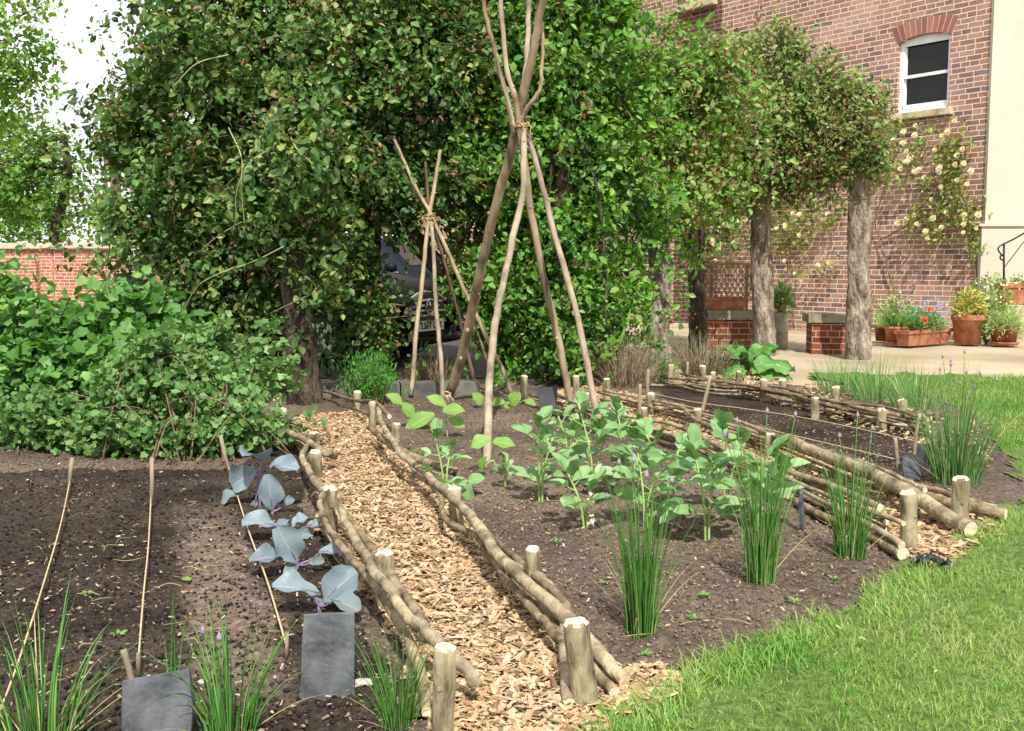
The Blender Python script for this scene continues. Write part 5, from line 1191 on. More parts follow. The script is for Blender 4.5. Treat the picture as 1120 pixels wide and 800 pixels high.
def make_house():
    t = thing('brick_house', 'old red brick house with a cream rendered bay at the right', 'house', WC)
    # window openings in wall coordinates (u, z)
    u1, z0 = wuv(980, 126); u0, _ = wuv(1037, 118); zt = wuv(1008, 38)[1]; zs = zt - .07
    ua, zb = wuv(741, 9); ub, _ = wuv(790, -3)
    ua, ub = ub, ua
    Hh, Lh = 7.6, 15.0; m = MB()
    N = 9
    arc = [(u1 + (u0 - u1) * k / N, zs + (zt - zs) * math.sin(pi * k / N) ** .8) for k in range(N + 1)]
    def quad(a, b, c, d): m.add([wpt(*p) for p in (a, b, c, d)], [(0, 1, 2, 3)], 0, False, [[(p[0] + 20, p[1]) for p in (a, b, c, d)]])
    cols = [0, u0, u1, ub, ua, Lh]
    zb2 = zb + 1.5
    quad((0, -.2), (0, Hh), (u0, Hh), (u0, -.2))
    quad((u0, -.2), (u0, z0), (u1, z0), (u1, -.2))
    for k in range(N):                                           # above the arch
        a, b = arc[k], arc[k + 1]; quad((a[0], a[1]), (a[0], Hh), (b[0], Hh), (b[0], b[1]))
    quad((u1, -.2), (u1, Hh), (ub, Hh), (ub, -.2))
    quad((ub, -.2), (ub, zb), (ua, zb), (ua, -.2)); quad((ub, zb2), (ub, Hh), (ua, Hh), (ua, zb2))
    quad((ua, -.2), (ua, Hh), (Lh, Hh), (Lh, -.2))
    # reveals
    R = .11
    ring = [(u0, z0)] + [(u0, zs)] + arc[::-1][1:-1] + [(u1, zs), (u1, z0)]
    for (a, b) in zip(ring, ring[1:] + ring[:1]):
        m.add([wpt(*a), wpt(*b), wpt(*b, -R), wpt(*a, -R)], [(0, 1, 2, 3)], 0, False, [[(20, a[1]), (20, b[1]), (20.1, b[1]), (20.1, a[1])]])
    ring2 = [(ub, zb), (ub, zb2), (ua, zb2), (ua, zb)]
    for (a, b) in zip(ring2, ring2[1:] + ring2[:1]):
        m.add([wpt(*a), wpt(*b), wpt(*b, -R), wpt(*a, -R)], [(0, 1, 2, 3)], 0, False, [[(20, a[1]), (20, b[1]), (20.1, b[1]), (20.1, a[1])]])
    # gable end and top, so the house has depth
    e = WC + WD * Lh
    m.add([e + [0, 0, -.2], e + [0, 0, Hh], e + [0, 0, Hh] - WN * 6, e + [0, 0, -.2] - WN * 6], [(0, 1, 2, 3)], 0, False, [[(0, 0), (0, Hh), (6, Hh), (6, 0)]])
    m.build('wall', [M['brick_house']], t)
    mr = MB(); mr.add([wpt(-.1, Hh + .002, .3), wpt(Lh + .3, Hh + .002, .3), wpt(Lh + .3, Hh + 2.4, -3.5), wpt(-.1, Hh + 2.4, -3.5)], [(0, 1, 2, 3)]); mr.build('roof', [M['slate']], t)
    # arch of voussoirs
    ma = MB(); ma2 = MB(); n = 11; uc = (u0 + u1) / 2; half = (u1 - u0) / 2
    for k in range(n):
        f0 = (k + .07) / n; f1 = (k + .93) / n
        def P(f, h, out):
            u = u1 + .02 + (u0 - u1 - .04) * f; z = zs + (zt - zs) * math.sin(pi * min(max(f, 0), 1)) ** .8 + .004
            du = (f - .5) * .22 * h / .24; return wpt(u - du * 1.0 if True else u, z + h, out)
        V = [P(f0, 0, .006), P(f1, 0, .006), P(f1, .23, .006), P(f0, .23, .006), P(f0, 0, -.02), P(f1, 0, -.02), P(f1, .23, -.02), P(f0, .23, -.02)]
        ma.add(V, [(0, 1, 2, 3), (0, 4, 5, 1), (3, 2, 6, 7), (1, 5, 6, 2), (0, 3, 7, 4)])
        V = [P(k / n, 0, .003), P((k + 1) / n, 0, .003), P((k + 1) / n, .232, .003), P(k / n, .232, .003)]
        ma2.add(V, [(0, 1, 2, 3)])
    a = ma.build('brick_arch', [M['voussoir']], t); ma2.build('mortar', [mat_noise('lime_mortar', ['#b8a594', '#d2c1b0'], 20, .9, .2)], a)
    # sash window
    W_ = MB(); fw = .055
    def bar(ua_, ub_, za, zb_, out, th=.05, mb=None): (mb or W_).box(wpt((ua_ + ub_) / 2, (za + zb_) / 2, out), abs(ub_ - ua_), th, abs(zb_ - za), WD, WN)
    zm = z0 + (zs - z0) * .52
    bar(u0, u0 + fw, z0, zs, -.085); bar(u1 - fw * 1.3, u1, z0, zs, -.085)
    bar(u0 + fw, u1 - fw * 1.3, z0 + .045, z0 + .135, -.09); bar(u0 + fw, u1 - fw * 1.3, zm - .022, zm + .022, -.085, .055)
    # arched head board
    V = []; top = [(p[0], p[1]) for p in arc]
    for p in top: V += [wpt(p[0], p[1] + .01, -.066), wpt(p[0], zs - .055, -.066)]
    W_.add(V, [(2 * k, 2 * k + 1, 2 * k + 3, 2 * k + 2) for k in range(N)])
    bar(u0 + .004, u1 - .004, z0 + .0, z0 + .04, -.07, .08)
    bar(u0 + fw, u0 + fw + .022, z0 + .14, zs - .06, -.1, .03); bar(u1 - fw * 1.3 - .022, u1 - fw * 1.3, z0 + .14, zs - .06, -.1, .03)
    w = W_.build('window', [M['white']], t)
    g = MB(); g.box(wpt((u0 + u1) / 2, (z0 + zs) / 2, -.125), u1 - u0 + .1, .006, zt - z0 + .1, WD, WN)
    g.build('pane', [mat_plain('dark_glass', '#12160f', .06, 0, .32)], w)
    s = MB(); s.box(wpt((u0 + u1) / 2, z0 - .045, .0), u1 - u0 + .16, .20, .09, WD, WN); s.build('sill', [M['sill']], w)
    # second window, only its bottom is in the picture
    W_ = MB(); bar(ub, ub + .07, zb, zb2, -.08); bar(ua - .07, ua, zb, zb2, -.08); bar(ub + .07, ua - .07, zb, zb + .14, -.08); bar(ub + .07, ua - .07, zb2 - .08, zb2, -.08); bar(ub + .07, ua - .07, (zb + zb2) / 2 - .02, (zb + zb2) / 2 + .02, -.08)
    w = W_.build('window', [M['white']], t)
    g = MB(); g.box(wpt((ua + ub) / 2, (zb + zb2) / 2, -.12), ua - ub + .1, .006, zb2 - zb + .1, WD, WN); g.build('pane', [mat_plain('sky_glass', '#8b9096', .05, 0, .5)], w)
    s = MB(); s.box(wpt((ua + ub) / 2, zb - .06, .02), ua - ub + .22, .24, .12, WD, WN); s.build('sill', [M['sill']], w)
    # rendered bay
    rd = nrm(np.array([1, -.04, 0])); rn = np.array([-rd[1], rd[0], 0]); rn = -rn if rn[1] > 0 else rn
    o = WC + WN * .05 + rd * .0
    r = MB(); r.box(o + rd * 4.0 - rn * 1.5 + np.array([0, 0, 3.9]), 8.0, 3.0, 8.2, rd, rn)
    # bay side wall that turns back to the brick
    r.build('rendered_bay', [M['render']], t)
    zpl = D(1100, 247, 14.85)[2]
    p = MB(); p.box(o + rd * 3.98 - rn * 1.5 + np.array([0, 0, zpl / 2 - .05]), 8.06, 3.06, zpl + .1, rd, rn)
    p.box(o + rd * 3.97 - rn * 1.5 + np.array([0, 0, zpl + .01]), 8.14, 3.12, .035, rd, rn); p.build('plinth', [M['render']], t)
    # steps and handrail
    st = MB(); b = G(1150, 372); Y = b[1] - .1
    x0 = D(1088, 340, 14.0)[0]; zt2 = D(1100, 335, 13.9)[2]
    st.box(((x0 + 9) / 2, 14.62, zt2 / 2 - .02), 9 - x0, .54, zt2 + .04); st.box(((x0 + .35 + 9) / 2, 14.25, zt2 / 4 - .02), 9 - x0 - .35, .196, zt2 / 2 + .04)
    ob = st.build('stone_steps', [M['sill']], None, (x0 + 1, 14.2, 0)); tag(ob, 'pale stone steps at the foot of the cream wall carrying a terracotta planter', 'steps')
    hr = thing('handrail', 'black iron handrail with a scrolled end by the cream wall', 'handrail', D(1098, 312, 14.1)); m = MB(); Yh = 14.45
    m.tube([D(1098, 330, Yh), D(1098, 267, Yh)], .015, 8); m.build('post', [M['iron']], hr)
    m = MB(); m.tube(spline([D(1097, 285, Yh), D(1094, 283, Yh), D(1095, 279, Yh), D(1098, 281, Yh), D(1093, 276, Yh), D(1092, 271, Yh), D(1098, 267, Yh), D(1112, 260, Yh - .1), D(1135, 246, Yh - .3), D(1160, 232, Yh - .5)], 5), .011, 7); m.build('rail', [M['iron']], hr)
    m = MB(); m.tube([D(1099, 292, Yh), D(1121, 263, Yh - .2), D(1150, 228 + 14, Yh - .45)], .006, 6); m.build('brace', [M['iron']], hr)

def pot(name, label, cx, ty, by, wt, wb, Yd=None, saucer=False, mat='terra', low=False, rim=.16):
    b = G(cx, by); Y = b[1]; k = Y / F; H = D(cx, ty, Y)[2]; Rt = wt / 2 * k; Rb = wb / 2 * k
    t = thing(name, label, 'plant pot', b, 'terracotta pots along the house wall'); m = MB(); z0 = .03 if saucer else 0
    pr = [(0.001, z0), (Rb, z0), (Rb + (Rt * .93 - Rb) * .95, H * (1 - rim)), (Rt * .99, H * (1 - rim) + .004), (Rt, H * (1 - rim) + .012), (Rt * 1.01, H - .008), (Rt * .985, H), (Rt * .9, H - .003), (Rt * .87, H - .04)]
    m.lathe(b, pr, 28); m.build('pot', [M[mat]], t)
    s = MB(); s.lathe(b, [(0.001, H - .035), (Rt * .5, H - .02), (Rt * .88, H - .038)], 20); s.build('soil', [M['compost']], t)
    if saucer:
        q = MB(); q.lathe(b, [(0.001, .004), (Rb * 1.15, .004), (Rb * 1.35, .035), (Rb * 1.28, .04), (Rb * 1.2, .02), (0.001, .018)], 24); q.build('saucer', [M['terra']], t)
    return t, b, H, Rt
def pot_leaves(t, c, rx, ry, h, n, size, mats, w, rng, tmpl=T_SMALL, wid=.9, name='foliage', up=.5, hang=0.0):
    u = nrm(rng.normal(size=(n, 3))); u[:, 2] = np.abs(u[:, 2]) - hang * rng.random(n); rr = rng.random(n) ** .4
    p = np.array(c) + u * rr[:, None] * np.array([rx, ry, h]); mi = rng.choice(len(w), n, p=np.array(w) / sum(w))
    V, Fa, nf = leaf_arr(p, u * .8 + rng.normal(size=(n, 3)) * .5, u * .5 + rng.normal(size=(n, 3)) * .5 + [0, -.3, up], size * (.6 + .8 * rng.random(n)), tmpl, np.full(n, wid))
    leaves_obj(name, [(V, Fa, np.repeat(mi, nf))], [M[x] for x in mats], t)
def pot_blades(t, c, R, H, n, lean, r, mat, rng, name='foliage'):
    a = rng.random(n) * 6.28; rr = R * np.sqrt(rng.random(n)); P = np.stack([c[0] + rr * np.cos(a), c[1] + rr * np.sin(a), np.full(n, c[2])], 1); hh = H * (.5 + .6 * rng.random(n))
    V, Fa, _ = blades(P, hh, np.stack([np.cos(a), np.sin(a)], 1) * (hh * lean * rng.random(n) ** .7)[:, None], np.full(n, r), 5, 3, rng, 1.6, True)
    build_np(name, V, [(Fa, 0)], [M[mat]], t)
def make_pots():
    rng = np.random.default_rng(71); P = 'plant_pot'
    t, b, H, R = pot(P, 'small terracotta pot on a saucer with drooping strap leaves, leftmost of the bright pots', 979, 357, 377, 24, 19, saucer=True)
    pot_blades(t, b + [0, 0, H - .03], R * .7, .46, 110, 1.15, .010, 'pot_leaf', rng); pot_leaves(t, b + [-.05, 0, H + .15], .3, .25, .3, 160, .05, ['pot_pale', 'pot_leaf'], [1, 1], rng, name='foliage')
    t, b, H, R = pot(P, 'dark weathered pot half hidden behind the small saucer pot', 966, 357, 373, 20, 16, mat='terra_dark')
    pot_blades(t, b + [0, 0, H - .03], R * .7, .42, 60, 1.2, .008, 'pot_pale', rng)
    t, b, H, R = pot(P, 'little pale pot tucked behind the flower trough', 996, 354, 371, 18, 14)
    pot_leaves(t, b + [0, 0, H], .12, .12, .25, 120, .05, ['pot_leaf'], [1], rng)
    # trough
    b = G(1017, 379); a = G(993, 379.5); c = G(1041, 375.5); d = nrm(c - a); n = np.cross([0, 0, 1], d); L = np.linalg.norm(c - a); Hh = D(1017, 362, b[1])[2]; dw = .2
    def trough(t, a, d, n, L, Hh, dw, mat):
        m = MB(); z = np.array([0, 0, 1.0])
        def rg(l, w, h): return [a + d * (L / 2) + n * dw / 2 + d * sx * l / 2 + n * sy * w / 2 + z * h for sx, sy in ((-1, -1), (1, -1), (1, 1), (-1, 1))]
        Rr = [rg(L * .9, dw * .8, .004), rg(L * .97, dw * .97, Hh * .78), rg(L * 1.01, dw * 1.1, Hh * .79), rg(L * 1.02, dw * 1.12, Hh), rg(L * .95, dw * .9, Hh), rg(L * .94, dw * .88, Hh - .04)]
        V = sum(Rr, []); Fs = [(0, 3, 2, 1)] + [(4 * i + k, 4 * i + (k + 1) % 4, 4 * i + 4 + (k + 1) % 4, 4 * i + 4 + k) for i in range(5) for k in range(4)]
        m.add(V, Fs); m.build('trough', [M[mat]], t); s = MB(); s.add(rg(L * .94, dw * .88, Hh - .035), [(0, 1, 2, 3)]); s.build('soil', [M['compost']], t)
    t = thing('flower_trough', 'long terracotta trough of blue and orange flowers on the gravel', 'flower trough', a, 'terracotta pots along the house wall'); trough(t, a, d, n, L, Hh, dw, 'terra')
    ce = a + d * L / 2 + n * .1 + np.array([0, 0, Hh]); pot_leaves(t, ce, .3, .14, .26, 900, .05, ['pot_leaf', 'feather'], [1, .7], rng, wid=.5)
    N = 420; p = ce + np.stack([rng.uniform(-.32, .3, N), rng.uniform(-.12, .16, N), .12 + .28 * rng.random(N) ** .8], 1); k = rng.random(N) < .55 + .5 * (p[:, 0] - ce[0]); p = p[k]
    V, Fa, _ = leaf_arr(p, rng.normal(size=p.shape), rng.normal(size=p.shape) * .5 + [0, -.6, .6], np.full(len(p), .026), T_SMALL); build_np('blue_bloom', V, [(Fa, 0)], [M['blue']], t)['kind'] = 'stuff'
    for (x, y) in ((1018, 338), (1011, 350), (1012, 351)):
        q = D(x, y, b[1]); V, Fa, _ = leaf_arr(q + rng.normal(size=(14, 3)) * .012, rng.normal(size=(14, 3)), rng.normal(size=(14, 3)) * .4 + [0, -1, .3], np.full(14, .045), T_SMALL); build_np('bloom', V, [(Fa, 0)], [M['orange']], t)
    t, b, H, R = pot(P, 'large plain terracotta pot with yellowing leaves', 1058, 344, 376, 36, 26, rim=.2)
    pot_leaves(t, b + [0, 0, H - .02], R * 1.05, R, .36, 620, .08, ['pot_yellow', 'pot_leaf'], [1, .4], rng, wid=.6); 
    t, b, H, R = pot(P, 'wide low terracotta bowl on a saucer with trailing pale foliage', 1098, 359, 377, 30, 24, saucer=True, mat='terra_dark')
    pot_leaves(t, b + [-.02, 0, H], .3, .24, .32, 800, .06, ['pot_pale', 'pot_leaf'], [1, .5], rng, wid=.35, hang=.55); pot_blades(t, b + [0, 0, H], R * .8, .42, 70, 1.2, .007, 'pot_pale', rng)
    # planter on the steps
    zt2 = D(1100, 335, 13.9)[2]; b = np.array([D(1112, 336, 14.45)[0], 14.5, zt2 + .004]); t = thing('flower_trough', 'terracotta planter of white flowers standing on the stone steps', 'flower trough', b, 'terracotta pots along the house wall')
    trough(t, b - np.array([.24, .13, 0]), np.array([1.0, 0, 0]), np.array([0, 1.0, 0]), .75, D(1110, 311, 14.05)[2] - zt2, .26, 'terra'); ce = b + np.array([.14, 0, D(1110, 311, 14.05)[2] - zt2])
    pot_leaves(t, ce, .38, .14, .1, 260, .045, ['pot_leaf'], [1], rng)
    N = 160; p = ce + np.stack([rng.uniform(-.36, .36, N), rng.uniform(-.14, .1, N), .02 + .08 * rng.random(N)], 1); V, Fa, _ = leaf_arr(p, rng.normal(size=p.shape), rng.normal(size=p.shape) * .5 + [0, -.6, .6], np.full(N, .04), T_SMALL); build_np('white_bloom', V, [(Fa, 0)], [M['petal']], t)['kind'] = 'stuff'
    # shrub behind the pots
    b = D(1078, 369, 14.2); b[2] = -.02; t = thing('potted_shrub', 'loose pale-flowered shrub rising behind the pots at the brick corner', 'shrub', b); m = MB()
    for k in range(9): limb(m, [b, b + np.array([rng.normal() * .1, rng.normal() * .05, .4]), b + np.array([rng.normal() * .25 + .05, rng.normal() * .12, .75 + .2 * rng.random()])], .008, .003, rng, 6, .1, .01)
    m.build('stem', [M['twig']], t); pot_leaves(t, b + [.03, 0, .4], .34, .2, .55, 650, .055, ['pot_pale', 'pot_leaf', 'rose_leaf'], [.7, 1, .6], rng)
    N = 60; p = b + np.stack([rng.uniform(-.25, .35, N), rng.uniform(-.22, 0, N), .35 + .55 * rng.random(N)], 1); V, Fa, _ = leaf_arr(p, rng.normal(size=p.shape), rng.normal(size=p.shape) * .5 + [0, -.7, .5], np.full(N, .04), T_SMALL); build_np('bloom', V, [(Fa, 0)], [M['petal']], t)['kind'] = 'stuff'

def make_garden_features():
    rng = np.random.default_rng(72)
    # brick pier with slab
    b = G(906, 385); k = b[1] / F; t = thing('brick_pier', 'low square brick pier with a mossy stone slab, between the two right-hand trunks', 'brick pier', b)
    ax = nrm(np.array([.97, -.1, 0])); ay = np.array([-ax[1], ax[0], 0]); w = 36 * k; h = D(906, 353, b[1])[2]
    m = MB(); m.box(b + ay * w / 2 + np.array([0, 0, h / 2 - .02]), w, w, h + .04, ax, ay); m.build('brickwork', [M['brick_low']], t)
    m = MB(); m.box(b + ay * w / 2 + np.array([0, 0, h + .05]), w * 1.25, w * 1.2, .10, ax, ay); m.build('slab', [M['stone_cap']], t)
    # low wall with trough and trellis
    b = G(797, 381); Y = b[1]; k = Y / F; t = thing('low_wall', 'low garden brick wall with a stone coping below the trellis', 'wall', b)
    h = D(797, 350, Y)[2]; m = MB(); m.box((b[0], Y + .15, h / 2 - .02), 78 * k, .3, h + .04); m.build('brickwork', [M['brick_low']], t)
    hc = D(797, 340, Y)[2]; m = MB(); m.box((b[0], Y + .15, (h + hc) / 2 + .002), 82 * k, .36, hc - h); m.build('coping', [M['stone_cap']], t)
    t2 = thing('flower_trough', 'plain terracotta trough on the low wall under the trellis', 'flower trough', (b[0] - 26 * k, Y + .04, hc + .003))
    m = MB(); a = np.array([b[0] - 26 * k, Y + .03, hc + .004]); L = 44 * k; hh = D(797, 326, Y)[2] - hc
    z = np.array([0, 0, 1.0]); 
    def rg(l, w, hq): return [a + np.array([L / 2 + sx * l / 2, .1 + sy * w / 2, hq]) for sx, sy in ((-1, -1), (1, -1), (1, 1), (-1, 1))]
    Rr = [rg(L * .93, .17, 0), rg(L * .98, .2, hh * .8), rg(L * 1.01, .22, hh * .81), rg(L * 1.02, .225, hh), rg(L * .95, .18, hh), rg(L * .94, .17, hh - .04)]
    m.add(sum(Rr, []), [(0, 3, 2, 1)] + [(4 * i + q, 4 * i + (q + 1) % 4, 4 * i + 4 + (q + 1) % 4, 4 * i + 4 + q) for i in range(5) for q in range(4)]); m.build('trough', [M['terra']], t2)
    m = MB(); m.add(rg(L * .94, .17, hh - .035), [(0, 1, 2, 3)]); m.build('soil', [M['compost']], t2)
    # trellis
    Yt = Y + .30; x0 = D(770, 300, Yt)[0]; x1 = D(826, 300, Yt)[0]; z0 = D(797, 327, Yt)[2]; z1 = D(797, 290, Yt)[2]
    t = thing('trellis', 'diagonal lattice trellis panel above the terracotta trough', 'trellis', ((x0 + x1) / 2, Yt, hc)); m = MB(); sp = .07; Ht = z1 - z0
    for sgn, yo in ((1, 0), (-1, .009)):
        x = x0 - Ht
        while x < x1 + Ht:
            a = np.array([x, Yt + yo, z0]); d = np.array([sgn * 1.0, 0, 1.7]); lo, hi = 0, Ht / 1.7
            if sgn > 0: lo = max(lo, x0 - x); hi = min(hi, x1 - x)
            else: lo = max(lo, x - x1); hi = min(hi, x - x0)
            if hi - lo > .03:
                p = a + d * lo; q = a + d * hi; dd = nrm(q - p); m.box((p + q) / 2, np.linalg.norm(q - p), .007, .015, dd, (0, 1, 0), np.cross(dd, [0, 1, 0]))
            x += sp
    m.build('lattice', [M['lattice']], t); m = MB()
    m.box(((x0 + x1) / 2, Yt - .012, z1 + .012), x1 - x0 + .04, .02, .028); m.box(((x0 + x1) / 2, Yt - .012, z0 - .012), x1 - x0 + .04, .02, .028)
    m.box((x0 - .012, Yt - .012, (z0 + z1) / 2), .024, .018, z1 - z0); m.box((x1 + .012, Yt - .012, (z0 + z1) / 2), .024, .018, z1 - z0); 
    for xx in (x0 + .1, x1 - .1): m.box((xx, Yt + .03, (hc + z1) / 2), .04, .03, z1 - hc)
    m.build('frame', [M['lattice']], t)
    # grey stone post with a clipped plant
    b = G(855, 381); Y = b[1] + .3; k = Y / F; t = thing('stone_post', 'pale weathered stone post topped with a leafy potted plant, right of the middle trunk', 'post', (b[0] + .05, Y, 0)); h = D(855, 342, Y)[2]
    m = MB(); m.tube([(b[0] + .06, Y, -.05), (b[0] + .06, Y, h * .5), (b[0] + .055, Y, h)], [.10, .095, .09], 10, 0, None, .12, rng); m.build('post', [M['stone_pale']], t)
    t = thing('potted_plant', 'clump of variegated leaves on top of the stone post beside the trunk', 'plant', (b[0] + .05, Y, h)); pot_leaves(t, (b[0] + .05, Y, h + .16), .17, .15, .3, 520, .06, ['pot_leaf', 'pot_pale'], [1, .7], rng, hang=.8)
    m = MB(); m.lathe((b[0] + .05, Y, h + .003), [(.001, 0), (.07, 0), (.09, .14), (.085, .14), (.07, .1)], 16); m.build('pot', [M['terra_dark']], t)
    # climbing roses
    def rose(label, spots, stems, n, nb, seed):
        r = np.random.default_rng(seed); s0 = stems[0][0]; u, z = wuv(*s0); t = thing('climbing_rose', label, 'climbing rose', wpt(u, 0, .1), 'climbing roses on the house wall'); m = MB()
        for s in stems:
            P = [wpt(*wuv(*q), .05) for q in s]; P = spline(P, 6) + r.normal(size=(len(spline(P, 6)), 3)) * .006; m.tube(P, np.linspace(.014, .005, len(P)), 6)
        m.build('stem', [M['twig']], t)
        w = np.array([q[2] ** 2 for q in spots], float); i = r.choice(len(spots), n, p=w / w.sum()); p = []; 
        for q in i:
            x, y, rad = spots[q]; a = r.random() * 6.28; rr = rad * r.random() ** .6; p.append(wpt(*wuv(x + rr * math.cos(a), y + rr * math.sin(a)), .04 + .16 * r.random()))
        p = np.array(p); k = vnoise3(p * 4) > .38; p = p[k]
        pp = np.repeat(p, 4, 0) + r.normal(size=(len(p) * 4, 3)) * .05; V, Fa, nf = leaf_arr(pp, r.normal(size=pp.shape) + [0, 0, -.2], r.normal(size=pp.shape) * .5 + WN * .8 + [0, 0, .5], .06 * (.6 + .8 * r.random(len(pp))), T_SMALL)
        leaves_obj('foliage', [(V, Fa, np.repeat(r.choice(2, len(pp), p=[.85, .15]), nf))], [M['rose_leaf'], M['newgrowth']], t)
        for j in range(nb):
            x, y, rad = spots[r.choice(len(spots), p=w / w.sum())]; a = r.random() * 6.28; rr = rad * r.random() ** .5; c = wpt(*wuv(x + rr * math.cos(a), y + rr * math.sin(a)), .16 + .08 * r.random()); nn = 16; f = nrm(WN + [.3 * r.normal(), -.3, .3 + .3 * r.normal()])
            u_ = nrm(np.cross(f, [0, 0, 1])); v_ = np.cross(u_, f); ang = np.arange(nn) * 2.4; el = np.linspace(.15, 1.1, nn)
            dr = np.array([(u_ * math.cos(q) + v_ * math.sin(q)) * math.sin(e) + f * math.cos(e) for q, e in zip(ang, el)])
            s = .038 + .022 * r.random(); V, Fa, _ = leaf_arr(c + dr * .004, dr, f - dr * .6, np.full(nn, s), T_LEAF, np.full(nn, 1.3)); build_np('bloom', V, [(Fa, 0)], [M['petal']], t)
    rose('climbing rose with cream blooms beside the cream wall, under the arched window', [(985, 165, 24), (966, 160, 10), (1002, 185, 12), (1012, 150, 12), (1048, 140, 16), (1040, 180, 26), (1052, 210, 30), (1062, 245, 20), (1025, 242, 24), (1000, 240, 14), (1066, 190, 16), (1015, 205, 10), (1068, 270, 12), (965, 240, 8), (972, 170, 14), (1050, 165, 20)],
         [[(985, 345), (975, 300), (964, 262), (960, 240), (975, 190), (990, 150)], [(1070, 330), (1069, 280), (1060, 230), (1045, 190), (1050, 150)], [(964, 262), (985, 252), (1010, 240), (1040, 235)]], 620, 52, 81)
    rose('climbing rose with cream blooms behind the grey trunks and above the trellis', [(905, 248, 16), (862, 235, 22), (872, 265, 22), (800, 245, 28), (815, 215, 24), (795, 272, 18), (912, 290, 14), (855, 210, 20), (890, 225, 14), (920, 225, 12), (785, 225, 20), (880, 300, 10), (840, 260, 20), (765, 260, 18)],
         [[(870, 360), (868, 320), (862, 280), (860, 230)], [(862, 280), (880, 262), (905, 248)], [(800, 330), (798, 280), (805, 240), (812, 205)]], 760, 55, 82)
    # left garden wall
    Yw = 24.0; d = nrm(np.array([1, -.16, 0])); n = np.array([d[1], -d[0], 0]); c = D(137, 300, Yw); c[2] = 0; zt = D(100, 272, Yw)[2]; L = 9.0
    t = thing('garden_wall', 'distant red brick garden wall with a stone coping behind the currant bush', 'wall', c); m = MB()
    m.box(c - d * L / 2 + np.array([0, 0, zt / 2 - .05]), L, .24, zt + .1, d, n); 
    pj = c - d * 1.7; m.box(pj + n * .125 + np.array([0, 0, zt / 2 - .06]), .02, .02, zt, d, n)
    m.build('brickwork', [M['brick_far']], t); m = MB(); m.box(c - d * (L / 2 - .02) + np.array([0, 0, zt + .065]), L + .06, .42, .13, d, n); m.build('coping', [mat_noise('pale_coping', ['#a89c88', '#c4b8a2'], 5, .9, .2)], t)
    m = MB(); m.box(c - d * 5.35 + n * .19 + np.array([0, 0, zt / 2 - .12]), 6.6, .14, zt - .14, d, n); m.build('buttress', [M['brick_far']], t)
    # tall brick pillar with pale strip
    Yp = 34.0; p = D(125, 250, Yp); k = Yp / F; h = D(125, 172, Yp)[2]; t = thing('brick_pillar', 'tall narrow brown brick pillar with a white strip, beyond the garden wall', 'pillar', (p[0], Yp, 0))
    m = MB(); m.box((p[0], Yp, h / 2), 13 * k, .4, h); m.box((p[0], Yp, h + .05), 17 * k, .55, .12); m.build('brickwork', [mat_noise('brown_brick', ['#6a5048', '#8a6c60'], 6, .9, .3)], t)
    m = MB(); za, zb = D(124, 257, Yp)[2], D(124, 242, Yp)[2]; m.box((p[0] - .03, Yp - .215, (za + zb) / 2), 2.2 * k, .03, zb - za); za, zb = D(124, 208, Yp)[2], D(124, 184, Yp)[2]; m.box((p[0] - .03, Yp - .215, (za + zb) / 2), 2.2 * k, .03, zb - za); m.build('strip', [M['white']], t)
